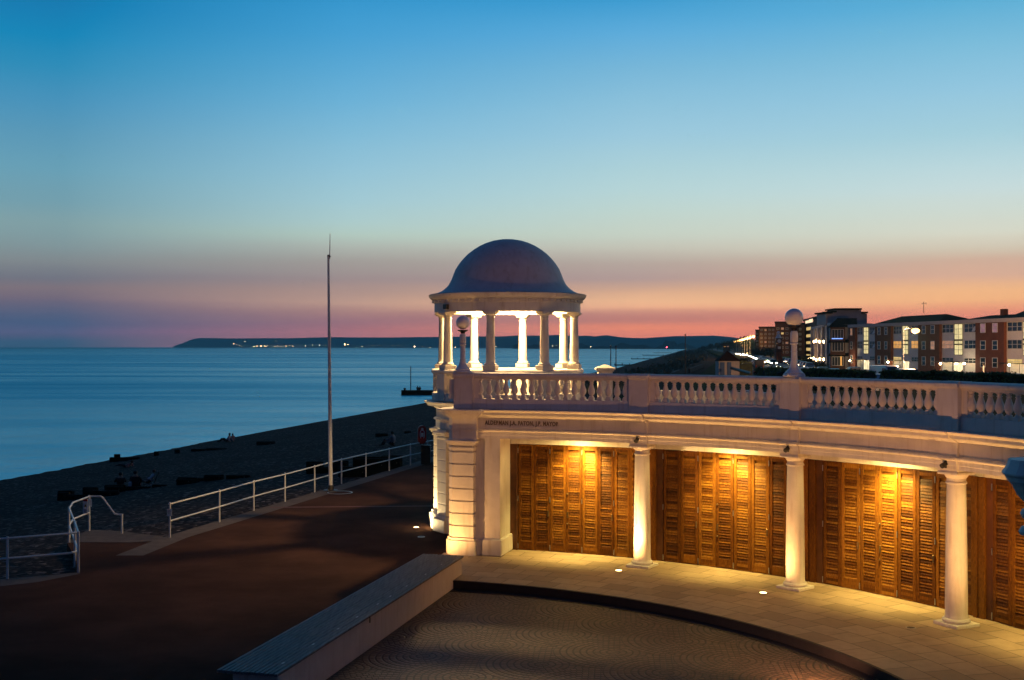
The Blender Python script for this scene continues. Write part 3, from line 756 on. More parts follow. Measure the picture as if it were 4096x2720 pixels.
def door(a0, a1, bi):
    n = 8
    cx = (a0+a1)/2
    e = bpy.data.objects.new('door', None); COL.objects.link(e); e.parent = colon; e.empty_display_size = .2
    e.location = P(RD, cx) - Vector(colon.location)
    root = Vector(colon.location) + e.location
    st = (a0 - a1)/n; w = RD*R(st) - .012
    key = round(w, 4)
    for k in range(n):
        a = a0 - st*(k+.5); tw = 2.2 if k % 2 else -2.2
        if key in proto: o = proto[key].copy(); COL.objects.link(o)
        else: o = leaf_mesh(w).build('door_leaf', M['wood'], None, 0); proto[key] = o
        o.parent = e; o.location = P(RD, a) - root; o.rotation_euler = (0, 0, R(a - 90 + tw))
        if k in (1, 3, 5):
            Mx = frame(RD, a) @ Matrix.Rotation(R(tw), 4, 'Z'); hx = (w/2 - .05) * (1 if k != 3 else -1)
            mb = MB().cham(hx-.022,hx+.022,-.022,-.001,1.02,1.20,.006, Mx)
            if k == 3:
                MB().ball(Mx @ Vector((hx,-.02,1.72)), .028, 12).build('door_knob', M['brass'], e, 0); MB().ball(Mx @ Vector((hx,-.02,.86)), .024, 12).build('lock', M['brass'], e, 0)
            else: mb.box(hx-.010,hx+.010,-.024,-.0205,1.05,1.17,Mx)
            mb.build('handle', M['brass'], e, 0)
        if k % 2 == 0:
            Mx = frame(RD, a0 - st*k) 
            mb = MB()
            for z in (.05, 1.45, 2.86): mb.box(-.010,.010,-.016,-.004,z,z+.15,Mx)
            mb.build('hinge', M['metal'], e, 0)
for i, (a0, a1) in enumerate(bays): door(a0, a1, i)
# timber posts between the bays and their dark reveals
for a in [b[1] for b in bays]:
    Mx = frame(RD, a)
    MB().cham(.012,.115,-.05,.10,.006,3.125,.006,Mx).cham(.13,.30,-.03,.10,.006,3.125,.006,Mx).build('door_post', M['wood'], colon, 0)
    MB().box(.305,.50,.03,.12,.006,3.125,Mx).build('door_reveal', M['darkwood'], colon, 0)
MB().box(-.27,-.06,-.02,.1,.006,3.125,frame(RD,73.4)).box(-.055,-.012,-.05,.1,.006,3.125,frame(RD,73.4)).build('door_post', M['darkwood'], colon, 0)
MB().box(-.345,-.275,-.10,.1,.006,3.36,frame(RD,73.4)).build('door_jamb', M['stucco'], colon, 0)
# black wall behind the leaves so that nothing shows through the gaps
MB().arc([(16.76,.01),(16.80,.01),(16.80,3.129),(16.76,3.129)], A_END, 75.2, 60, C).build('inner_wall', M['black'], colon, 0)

# small cylinder spotlights on the blocks above the columns
for a in A_COL[:3]:
    Mx = frame(15.39, a); p = Mx @ Vector((.0,-.02,3.50)); q = Mx @ Vector((0,-.14,3.44))
    s = tag(MB().tube([p, q], [.05,.055], 14).box(-.015,.015,-.045,.0,3.40,3.56,Mx).build('spotlight', M['black'], None, 40), None, 'spotlight', 'spotlights over the columns')
    s['label'] = {0: 'small black spotlight above the brightest white column', 1: 'small black spotlight above the middle white column', 2: 'small black spotlight above the rightmost white column'}[A_COL.index(a)]

# recessed ground lights and the soffit lamps
def spot(name, loc, to, power, col, size=R(90), blend=.5, rad=.06):
    l = bpy.data.lights.new(name, 'SPOT'); l.energy = power; l.color = col; l.spot_size = size; l.spot_blend = blend; l.shadow_soft_size = rad
    o = bpy.data.objects.new(name, l); COL.objects.link(o); o.location = loc
    o.rotation_euler = (Vector(to) - Vector(loc)).to_track_quat('-Z', 'Y').to_euler(); return o
def pointl(name, loc, power, col, rad=.1):
    l = bpy.data.lights.new(name, 'POINT'); l.energy = power; l.color = col; l.shadow_soft_size = rad
    o = bpy.data.objects.new(name, l); COL.objects.link(o); o.location = loc; return o
WARM = (1, .50, .155); HALO = (1, .70, .32); SOFT = (1, .74, .24)
def ground_light(pos, lit, label, k=1.0):
    g = thing('ground_light', label, 'ground light', tuple(pos), 'round lights sunk in the paving')
    Mx = Matrix.Translation(pos)
    MB().lathe([(.085,.004),(.085,.012),(.11,.012),(.115,.004)], 24, tuple(pos), caps=False).build('rim', M['metal'] if not lit else M['darkmetal'], g, 40)
    MB().lathe([(0.0001,.010),(.083,.010)], 24, tuple(pos), caps=False).build('lens', M['ground_lit'] if lit else M['darkmetal'], g, 0)
    return g
gl1 = gp(2475, 2283); gl2 = gp(3053, 2372); gl3 = gp(3643, 2512); gl0 = gp(1665, 2110); glh = P(14.6, 82.2)
ground_light(gl1, True, 'lit round ground light in the paving left of the brightest column')
ground_light(gl2, True, 'lit round ground light in the paving left of the middle column')
ground_light(gl3, False, 'dark unlit ground light in the paving before the rightmost column')
ground_light(gl0, True, 'bright ground light on the dark promenade beside the round tower')
ground_light(glh, True, 'lit ground light between the far end of the bench and the corner pier')
ground_light(gp(1685, 2148), False, 'unlit ground light on the promenade just before the bright one')
PW = 1.0
spot('uplight_a', gl1 + Vector((0,0,.03)), P(15.5, 60.0, 3.6), 600*PW, WARM, R(140), .8)
spot('uplight_a_beam', gl1 + Vector((0,0,.03)), P(15.68, 58.9, 1.3), 620*PW, HALO, R(48), .9)
spot('uplight_b', gl2 + Vector((0,0,.03)), P(15.5, 43.4, 3.6), 400*PW, WARM, R(140), .8)
spot('uplight_c', P(14.5, 17.6, .03), P(15.5, 18.5, 3.6), 700*PW, WARM, R(150), .8)
spot('uplight_d', gl0 + Vector((0,0,.03)), Vector((-1.2, 37.6, 4.2)), 480*PW, HALO, R(150), .6)
spot('uplight_e', glh + Vector((0,0,.03)), Vector((-1.4, 34.2, 3.2)), 460*PW, WARM, R(140), .7)
for i, (a0, a1) in enumerate(bays):
    a = (a0 + a1)/2
    p = P(15.99, a, 3.385)
    d = thing('downlight', ['square downlight in the soffit of the leftmost door bay', 'square downlight in the soffit of the second door bay from the tower', 'square downlight in the soffit of the third door bay from the tower', 'square downlight in the soffit of the far right door bay'][i], 'downlight', tuple(p), 'downlights over the doors')
    MB().cham(-.10,.10,-.07,.07,-.012,.014,.004, frame(15.99, a, 3.385)).build('housing', M['white'], d, 0)
    MB().box(-.08,.08,-.05,.05,-.016,-.013, frame(15.99, a, 3.385)).build('lens', M['lamp_lit'], d, 0)
    spot('soffit_lamp', p - Vector((0,0,.03)), P(16.64, a, 1.75), (1500, 1200, 1450, 800)[i], (1, .72, .19), R(112), 1.0, .06)
    spot('soffit_glow', p - Vector((0,0,.03)), P(16.45, a, 0), (125, 110, 125, 105)[i], (1, .72, .22), R(176), .3, .06)

# ------------------------------------------------------------------ round tower with its open cupola
RC = Vector((-.15, 38.5, 0)); rc = (RC.x, RC.y, 0)
tower = thing('domed_rotunda', 'round white tower with eight columns under a smooth dome, lit inside', 'rotunda', tuple(RC))
cfront = -90.0
CA = [cfront + x for x in (-103.5,-58.5,-13.5,31.5,76.5,121.5,166.5,-148.5)]
mb = MB().lathe([(2.56,0),(2.56,.42),(2.50,.50),(2.36,.52),(2.36,3.30),(2.40,3.33),(2.40,3.58),(2.47,3.60),(2.47,3.63),(2.38,3.66),(2.38,3.95),(2.43,3.98),(2.50,4.03),(2.58,4.05),(2.68,4.06),(2.70,4.12),(2.78,4.16),(2.80,4.20),(0.001,4.22)], 96, rc)
mb.build('drum', M['stucco'], tower, 30)
def RF(a): return Matrix.Translation(RC) @ Matrix.Rotation(R(a+90), 4, 'Z')    # local -y faces outward
for a in CA[:5] + CA[7:]:
    mb = MB(); Mx = RF(a)
    zz = .55
    while zz < 2.9:
        mb.cham(-.30,.30,-2.50,-2.2,zz+.012,zz+.343,.012,Mx); zz += .355
    mb.box(-.285,.285,-2.485,-2.2,.5,3.3,Mx); mb.build('pilaster', M['stucco'], tower, 0)
    mb = MB().cham(-.40,.40,-2.62,-2.3,.003,.43,.02,Mx).cham(-.36,.36,-2.56,-2.3,.431,.52,.02,Mx); mb.build('pilaster_base', M['stucco'], tower, 0)
    mb = MB().cham(-.33,.33,-2.54,-2.3,3.02,3.07,.008,Mx).cham(-.36,.36,-2.57,-2.3,3.12,3.18,.01,Mx).cham(-.40,.40,-2.62,-2.3,3.181,3.26,.015,Mx); mb.build('pilaster_capital', M['stucco'], tower, 0)
# parapet
MB().lathe([(2.10,4.23),(2.52,4.23),(2.52,4.46),(2.49,4.49),(2.13,4.49),(2.10,4.46),(2.10,4.23)], 96, rc, caps=False).build('parapet_plinth', M['stucco'], tower, 30)
MB().lathe([(2.13,5.06),(2.46,5.06),(2.47,5.10),(2.52,5.12),(2.545,5.15),(2.545,5.21),(2.50,5.25),(2.10,5.25),(2.06,5.21),(2.06,5.15),(2.12,5.10),(2.13,5.06)], 96, rc, caps=False).build('parapet_coping', M['stucco'], tower, 30)
nb = None
for i, a in enumerate(CA):
    MB().cham(-.24,.24,-2.535,-2.07,4.235,5.115,.008,RF(a)).build('parapet_pedestal', M['stucco'], tower, 0)
    for k in range(1, 5):
        o = bal.copy(); COL.objects.link(o); b_ = a + 45*(k + .5 - .5)/5 + 0
        p = RF(b_) @ Vector((0,-2.30,0)); o.parent = tower; o.location = p - RC; o.rotation_euler = (0,0,R(b_+90))
# columns
def small_col():
    s = MB().cham(-.21,.21,-.21,.21,5.252,5.40,.008)
    s.lathe([(.16,5.40),(.19,5.405),(.205,5.43),(.19,5.46),(.165,5.47),(.155,5.49),(.146,5.53)] + [(.146-.024*(k/8)**1.5, 5.53+1.36*k/8) for k in range(1,9)] + [(.122,6.895),(.136,6.905),(.136,6.925),(.122,6.935),(.124,6.97),(.15,7.0),(.165,7.02)], 28)
    s.cham(-.185,.185,-.185,.185,7.02,7.06,.005).cham(-.215,.215,-.215,.215,7.061,7.118,.006)
    return s
sc = None
for a in CA:
    if sc is None:
        sc = small_col().build('column', M['stone'], None, 40); o = sc
    else: o = sc.copy(); COL.objects.link(o)
    o.parent = tower; o.location = RF(a) @ Vector((0,-2.27,0)) - RC; o.rotation_euler = (0,0,R(a+90))
MB().lathe([(2.08,7.12),(2.44,7.12),(2.44,7.42),(2.46,7.43),(2.46,7.52),(2.52,7.53),(2.56,7.56),(2.60,7.60),(2.62,7.64),(2.64,7.70),(2.60,7.715),(2.08,7.715),(2.08,7.12)], 96, rc, caps=False).build('entablature', M['stucco'], tower, 30)
mb = MB()
for k in range(64): mb.box(-.055,.055,-2.525,-2.44,7.45,7.515,RF(k*360/64))
mb.build('dentil_course', M['stucco'], tower, 0)
dome = [(2.605,7.722),(2.45,7.745),(2.33,7.78),(2.22,7.83),(2.12,7.90),(2.04,7.97),(1.97,8.05),(1.92,8.14),(1.87,8.24),(1.81,8.40),(1.74,8.57),(1.62,8.76),(1.48,8.93),(1.32,9.09),(1.14,9.23),(.95,9.35),(.74,9.45),(.5,9.53),(.25,9.575),(.0001,9.59)]
MB().lathe(dome, 96, rc, caps=False).lathe([(2.085,7.716),(1.95,8.0),(1.72,8.45),(1.4,8.88),(.9,9.27),(.4,9.47),(.0001,9.5)], 64, rc, caps=False).build('dome', M['dome'], tower, 60)
lamp = thing('dome_lamp', 'round lamp hanging inside the dome of the tower', 'lamp', (RC.x, RC.y, 8.3))
MB().tube([(RC.x,RC.y,9.49),(RC.x,RC.y,8.42)], .012).build('rod', M['darkmetal'], lamp)
MB().ball((RC.x,RC.y,8.3), .13, 20).build('bulb', M['lamp_lit'], lamp)
pointl('cupola_light', (RC.x, RC.y, 8.1), 4400, (1, .60, .24), .22)
tag(MB().cham(-.10,.10,-2.56,-2.45,7.2,7.36,.01,RF(-90-52)).build('alarm_box', M['dark'] if 'dark' in M else M['darkmetal'], tower, 0), None)

# short capped pier at the back of the roof
px_, d_ = 2420, 37.0
pc = dp(px_, 1480, d_); w = .26
bp = thing('roof_pier', 'square white pier with a pyramid cap behind the balustrade', 'pier', (pc.x, pc.y, 4.19))
MB().cham(pc.x-w+.03,pc.x+w-.03,pc.y-w+.03,pc.y+w-.03,4.195,5.20,.01).build('shaft', M['stucco'], bp, 0)
mb = MB().cham(pc.x-w+.0,pc.x+w,pc.y-w,pc.y+w,5.201,5.25,.01).cham(pc.x-w-.05,pc.x+w+.05,pc.y-w-.05,pc.y+w+.05,5.251,5.31,.01)
e = w+.05; mb.add([(pc.x-e,pc.y-e,5.312),(pc.x+e,pc.y-e,5.312),(pc.x+e,pc.y+e,5.312),(pc.x-e,pc.y+e,5.312),(pc.x,pc.y,5.43)], [(0,1,4),(1,2,4),(2,3,4),(3,0,4)])
mb.build('cap', M['stucco'], bp, 0)
# low rear parapet of the roof terrace
MB().arc([(20.75,4.195),(20.99,4.195),(20.99,4.60),(20.75,4.60)], 49, 66.5, 20, C).build('rear_parapet', M['stucco'], colon, 0)

# ------------------------------------------------------------------ globe lamps on the balustrade
def globe_lamp(a, ztop_globe, label, rg):
    b = P(15.63, a, 5.254); g = thing('globe_lamp', label, 'lamp post', tuple(b), 'globe lamps on the balustrade')
    h = ztop_globe - 5.254          # height of the globe centre over the coping
    s = h / 1.50
    c = tuple(b)
    mb = MB().lathe([(r*s, z*s) for r, z in [(.27,0),(.285,.02),(.27,.05),(.22,.07),(.235,.10),(.19,.14),(.135,.20),(.105,.28),(.085,.37),(.092,.385),(.082,.40),(.076,.62),(.088,.63),(.076,.645),(.072,.80),(.10,.825),(.10,.86),(.075,.875)]], 20, c)
    mb.lathe([(r*s, z*s) for r, z in [(.088,.876),(.10,.90),(.10,1.10),(.075,1.16)]], 8, c)
    for k in range(4):
        a2 = k*PI/2 + PI/4; mb.ball((c[0]+.26*s*math.cos(a2), c[1]+.26*s*math.sin(a2), c[2]+.045*s), .05*s, 8)
    mb.build('post', M['railpaint'], g, 35)
    MB().lathe([(.06*s,1.165*s),(.07*s,1.18*s),(.075*s,1.21*s),(.15*s,1.25*s),(.16*s,1.28*s)], 20, c).build('collar', M['black'], g, 35)
    MB().ball((c[0], c[1], c[2]+h), rg, 40).build('globe', M['globe'], g, 60)
globe_lamp(A_COL[1], dp(3192,1270,28.5).z, 'white globe lamp on a pale ornate post, right of the tower', .226)
globe_lamp(ang_at(1851, 15.63), dp(1851,1289,32.9).z, 'white globe lamp on a pale ornate post, in front of the lit tower columns', .197)
# ------------------------------------------------------------------ bench
bench = thing('bench_wall', 'long low white wall topped with weathered grey bench planks', 'bench', tuple(B0))
BL = (B1 - B0).length + 4.2
ang = math.atan2(BD.y, BD.x)
def BM(z=0): return Matrix.Translation(B0 + Vector((0,0,z))) @ Matrix.Rotation(ang, 4, 'Z')     # x along the bench, y = left or right
sgn = 1 if (BM() @ Vector((0,1,0)) - B0).dot(BN) > 0 else -1
def bb(mb, x0, x1, y0, y1, z0, z1, c=0):
    a, b = sorted((y0*sgn, y1*sgn))
    return mb.cham(x0, x1, a, b, z0, z1, c, BM()) if c else mb.box(x0, x1, a, b, z0, z1, BM())
LNEAR = (B1 - B0).length
bb(MB(), .02, LNEAR-.12, .03, BW-.28, CZ, .435, .012).build('wall', stucco('bench wall plaster', (.58, .52, .47)), bench, 0)
mb = MB(); nP = 13; pw = BW/nP
for i in range(nP):
    cuts = [0, 2.62, 5.3, 8.1, LNEAR]
    for a, b in zip(cuts, cuts[1:]):
        dz = random.uniform(-.003, .003)
        bb(mb, a+.004, b-.004, -.03 + i*pw+.012, -.03 + (i+1)*pw-.012, .452+dz, .50+dz, .004)
mb.build('seat_planks', M['deck'], bench, 0)
mb = MB(); x = .3
while x < LNEAR: bb(mb, x, x+.06, .05, BW-.12, .436, .4485); x += .9
mb.build('batten', M['darkwood'], bench, 0)
mb = MB()
for x in (1.3, 2.6, 4.0, 5.1, 5.9, 7.1, 8.1, 9.3, 10.6): bb(mb, x, x+.09, .16, .19, .5035, .5075)
mb.build('stud', M['metal'], bench, 0)
bb(MB(), 6.95, 7.0, -.045, -.032, .36, .49).build('bracket', M['black'], bench, 0)

# ------------------------------------------------------------------ sea railing
rail_posts = [(679.6,2151),(877.5,2089),(1015,2043),(1140,2006.6),(1258.7,1969),(1366,1935),(1463.8,1908),(1557,1884),(1642,1862),(1710,1847)]
rp = [gp(x, y) for x, y in rail_posts]
rail = thing('promenade_railing', 'long white two-rail railing between the promenade and the beach', 'railing', tuple(rp[0]))
HR = 1.06
post0 = None
for p in rp:
    mb = MB().tube([p, p + Vector((0,0,HR+.02))], .030, 10).ball(p + Vector((0,0,HR+.03)), .034, 10)
    if post0 is None: post0 = mb.build('post', M['railpaint'], rail, 60)
    else:
        o = post0.copy(); COL.objects.link(o); o.location = p - rp[0]
ext2 = [rp[-1] + (rp[-1]-rp[-2])*k for k in (1, 2, 3, 4)]
MB().tube([rp[0] + Vector((-.05,0,HR))] + [p + Vector((0,0,HR)) for p in rp] + [p + Vector((0,0,HR)) for p in ext2], .026, 10).build('top_rail', M['railpaint'], rail, 60)
MB().tube([p + Vector((0,0,.53)) for p in rp + ext2], .024, 10).build('lower_rail', M['railpaint'], rail, 60)
for p in ext2:
    o = post0.copy(); COL.objects.link(o); o.location = p - rp[0]

# second railing round the ramp down to the beach
A_ = gp(314, 2289); B_ = gp(300, 2240); C_ = gp(276.5, 2170); D_ = dp(357, 2115, 37.4); E_ = dp(488, 2122, 36.9); L_ = gp(30, 2316); L2_ = L_ + (L_-A_)*1.0; L2_.z = 0
h = lambda p, z: Vector((p.x, p.y, p.z + z))
ramp = thing('ramp_railing', 'white railing bending round the ramp to the beach', 'railing', tuple(A_))
for p, hh in ((A_,1.06),(B_,1.06),(C_,1.06),(D_,1.06),(E_,.50),(L_,1.06),(L2_,1.06)):
    MB().tube([h(p,-.2), h(p, hh+.03)], .032, 10).build('post', M['railpaint'], ramp, 60)
def curve(pts, n=5):
    out = []
    for i in range(len(pts)-1):
        p0 = pts[max(i-1,0)]; p1 = pts[i]; p2 = pts[i+1]; p3 = pts[min(i+2,len(pts)-1)]
        for k in range(n):
            t = k/n; out.append(.5*((2*p1) + (p2-p0)*t + (2*p0-5*p1+4*p2-p3)*t*t + (3*p1-p0-3*p2+p3)*t**3))
    return out + [pts[-1]]
for z, nm in ((1.05,'top_rail'),(.53,'lower_rail')):
    crn = h(A_,z)
    pts = [h(L2_,z), h(L_,z), h(A_.lerp(L_,.12),z), crn.lerp(h(B_,z),.10), h(B_,z), h(C_.lerp(B_,.08),z), h(C_,z) + Vector((-.03,.12,0)), h(C_.lerp(D_,.35),z) + Vector((-.15,.1,.03)), h(D_,z)]
    if z > 1:
        q = D_.lerp(E_, .35)
        pts += [h(q, z+.02), h(q.lerp(E_, .1), z-.02), h(E_.lerp(D_,.22), .52), h(E_, .50)]
    MB().tube(pts, .027, 10).build(nm, M['railpaint'], ramp, 60)
# signs hung on it
def plate(mb, c, w, hh, t=.012, rz=0): return mb.box(-w/2,w/2,-t/2,t/2,-hh/2,hh/2, Matrix.Translation(c) @ Matrix.Rotation(rz,4,'Z'))
def signpost(c, w, hh, label, rz, kind):
    s = thing('sign', label, 'sign', tuple(c))
    plate(MB(), c, w, hh, .012, rz).build('panel', M['white'], s, 0)
    Mx = Matrix.Translation(c) @ Matrix.Rotation(rz,4,'Z')
    if kind == 'warn':
        MB().box(-w/2+.004,w/2-.004,-.0095,-.0065,hh*.34,hh/2-.004,Mx).build('header', M['red'], s, 0)
        a = w*.30; zc = hh*.05
        MB().add([Mx @ Vector(v) for v in ((-a,-.010,zc-a*.8),(a,-.010,zc-a*.8),(0,-.010,zc+a*1.1))], [(0,1,2)]).build('warning_triangle', M['yellow'], s, 0)
        MB().box(-.012,.012,-.0125,-.0105,zc-a*.35,zc+a*.45,Mx).box(-.012,.012,-.0125,-.0105,zc-a*.65,zc-a*.48,Mx).build('exclamation_mark', M['black'], s, 0)
        mb = MB()
        for k in range(4): mb.box(-w*.36,w*(.34 if k % 2 else .2),-.0095,-.0065,-hh*.24-k*hh*.06,-hh*.215-k*hh*.06,Mx)
        mb.build('text_line', M['black'], s, 0)
    else:
        mb = MB()
        for k in range(4): mb.box(-w*.36,w*(.34 if k % 2 else .15),-.0095,-.0065,hh*.3-k*hh*.17,hh*.34-k*hh*.17,Mx)
        mb.build('text_line', M['red'] if kind == 'red' else M['darkmetal'], s, 0)
signpost(dp(342, 2025, 37.1), .17, .47, 'white warning sign with a red header and a yellow triangle', R(-12), 'warn')
signpost(dp(362, 2011, 37.2), .09, .24, 'small white notice beside the warning sign on the ramp railing', R(-12), 'red')
signpost(rp[0] + Vector((0,-.045,.80)), .15, .22, 'small pale notice on the end post of the promenade railing', 0, 'grey')

# ------------------------------------------------------------------ flagpole
fp = gp(1323, 1963); top = dp(1313.5, 1024, fp.y)
fl = thing('flagpole', 'tall bare pale flagpole with a thin topmast, standing by the sea railing', 'flagpole', tuple(fp))
n = 8
MB().tube([fp.lerp(top, k/n) for k in range(n+1)], [.086 - .042*(k/n)**1.3 for k in range(n+1)], 16).build('mast', M['railpaint'], fl, 60)
MB().lathe([(.30,.006),(.30,.03),(.14,.05),(.12,.22),(.10,.24)], 20, tuple(fp)).build('base', M['darkmetal'], fl, 30)
t2 = top + Vector((.055,0,-.12))
MB().tube([t2, t2 + Vector((.015,0,1.05))], [.022,.012], 8).build('topmast', M['railpaint'], fl, 60)
MB().tube([top + Vector((0,0,-.02)), top + Vector((0,0,.05))], .045, 10).tube([top + Vector((-.05,0,-.03)), t2 + Vector((.04,0,.1))], .03, 8).build('mast_band', M['darkmetal'], fl, 40)
tag(MB().lathe([(.52,.008),(.52,.014),(.47,.014),(.47,.008)], 32, tuple(gp(1360,1971)), caps=False).build('drain_cover', M['metal'], None, 0), 'round metal cover in the paving beside the flagpole foot', 'drain cover')

# ------------------------------------------------------------------ lifebuoy housing and bin
lb = gp(1688, 1853); zl = dp(1685, 1738, lb.y).z
lf = thing('lifebuoy_housing', 'red lifebuoy housing with white markings on a railing post', 'lifebuoy', tuple(lb))
def capsule(w, hh, n=10):
    r = w/2; pts = []
    for k in range(n+1): a = PI*k/n; pts.append((r*math.cos(a), hh/2-r + r*math.sin(a)))
    for k in range(n+1): a = PI + PI*k/n; pts.append((r*math.cos(a), -hh/2+r + r*math.sin(a)))
    return pts
Ml = Matrix.Translation((lb.x, lb.y-.05, zl)) @ Matrix.Rotation(R(12),4,'Z')
MB().ext(capsule(.43,.95), -.10, .06, Ml).ext(capsule(.37,.89), -.14, -.10, Ml).build('case', M['red'], lf, 40)
for s in (-1, 1):
    mb = MB()
    pts = [(s*.11*math.cos(t_), .02 + .26*math.sin(t_)) for t_ in [R(-50 + 10*k) for k in range(11)]]
    for p, q in zip(pts, pts[1:]): mb.ext([(p[0]-.018,p[1]),(p[0]+.018,p[1]),(q[0]+.018,q[1]),(q[0]-.018,q[1])], -.146, -.141, Ml)
    mb.build('ring_mark', M['white'], lf, 0)
MB().ext([(-.065,-.10),(.065,-.10),(.065,.10),(-.065,.10)], -.146, -.141, Ml).ext([(-.06,.20),(.06,.20),(.06,.31),(.03,.35),(-.03,.35),(-.06,.31)], -.146, -.141, Ml).build('white_panel', M['white'], lf, 0)
MB().tube([lb, Vector((lb.x, lb.y, zl+.2))], .035, 10).build('post', M['railpaint'], lf, 60)
bn = gp(1703, 1856)
bi = thing('litter_bin', 'black litter bin under the red lifebuoy housing', 'bin', tuple(bn))
MB().cham(bn.x-.24,bn.x+.24,bn.y-.22,bn.y+.22,0.01,.88,.03).build('body', M['black'], bi, 0)
MB().cham(bn.x-.26,bn.x+.26,bn.y-.24,bn.y+.24,.881,.97,.03).build('lid', M['black'], bi, 0)
MB().tube([Vector((bn.x+.26,bn.y-.22,.1)), Vector((bn.x+.26,bn.y-.22,.8)), Vector((bn.x+.32,bn.y-.22,.86))], .012, 8).build('handle', M['metal'], bi, 60)

# ------------------------------------------------------------------ groyne timbers on the shingle
def timber(px, py, w, hh, L, label, rz=None, g='groyne timbers on the shingle'):
    p = on_beach(px, py) if beach else gp(px, py)
    Mx = Matrix.Translation(p) @ Matrix.Rotation(R(random.uniform(-12, 12)) if rz is None else rz, 4, 'Z')
    mb = MB().cham(-w/2, w/2, -L/2, L/2, -.5, hh, .03, Mx).cham(-w/2-.10, w/2+.04, -.12, .12, -.5, hh+.06, .03, Mx)
    o = thing('groyne_timber', label, 'timber', tuple(p), g)
    mb.build('beam', M['timber'], o, 0)
    MB().tube([Mx @ Vector((w*.3,-L/2-.03,hh*.6)), Mx @ Vector((w*.3,-L/2+.02,hh*.6))], .03, 8).build('bolt', M['darkmetal'], o, 40)
    return o
beach = True
TL = [(264,1998,.58,.40,1.0,'leftmost of the black timbers lying left of the three sitters'),(362,1988,.55,.45,.8,'upright black timber behind the bend of the ramp railing'),(318,1996,1.5,.15,.5,'long flat black timber between two taller ones'),(410,1985,1.6,.22,.5,'long black timber just before the three sitters'),(462,1968,.9,.32,.9,'thick black timber at the feet of the leftmost sitter'),(545,1958,1.5,.10,.6,'low black plank under the middle sitter'),(752,1935,.9,.28,.9,'short black timber on the open shingle, left of the flagpole'),(800,1925,.9,.12,.5,'flat black timber on the shingle joining two thicker ones'),(858,1920,.9,.22,.6,'thick black timber on the shingle right of the flat one'),(955,1912,1.1,.10,.4,'thin black plank furthest right of the loose timbers'),(640,1947,.6,.06,.4,'tiny black plank right of the person in the chair'),(470,1845,.35,.55,.4,'stout black groyne post at the water edge'),(500,1842,2.4,.22,.4,'long black groyne board leaning from the post at the water edge'),(628,1822,.3,.3,.3,'black stub at the water edge right of the groyne board'),(710,1814,.3,.3,.3,'second black stub along the water edge'),(820,1802,2.2,.08,.3,'thin black plank near the water, left of the seated couple'),(870,1799,1.6,.08,.3,'thin black plank near the water, just below the seated couple'),(1065,1778,1.5,.22,.7,'black timber alone on the upper shingle right of the couple'),(1245,1752,.1,.1,.2,'') ]
for x, y, w, hh, L, lab in TL:
    if lab: timber(x, y, w, hh, L, lab, 0 if w > 1 else None)
TR = [(1262,1893,.75,.55,.9,'black timber block behind the railing, left of the flagpole'),(1360,1882,.8,.45,.8,'black timber block behind the railing, right of the flagpole'),(1310,1890,.7,.22,.5,'low black timber between two blocks beside the flagpole'),(1490,1893,1.7,.75,1.0,'large black block just beyond the railing'),(1570,1878,.9,.65,1.2,'black block at the far end of the large one'),(1420,1905,1.4,.40,.8,'low black block at the near end of the large one')]  # the last three stand together as one black mass
for x, y, w, hh, L, lab in TR: timber(x, y, w, hh, L, lab, 0)
timber(1528, 1746, .9, .2, .4, 'black timber on the shingle above the person by the railing')
timber(1632, 1732, .4, .1, .3, 'smallest black timber, high on the shingle below the tower')

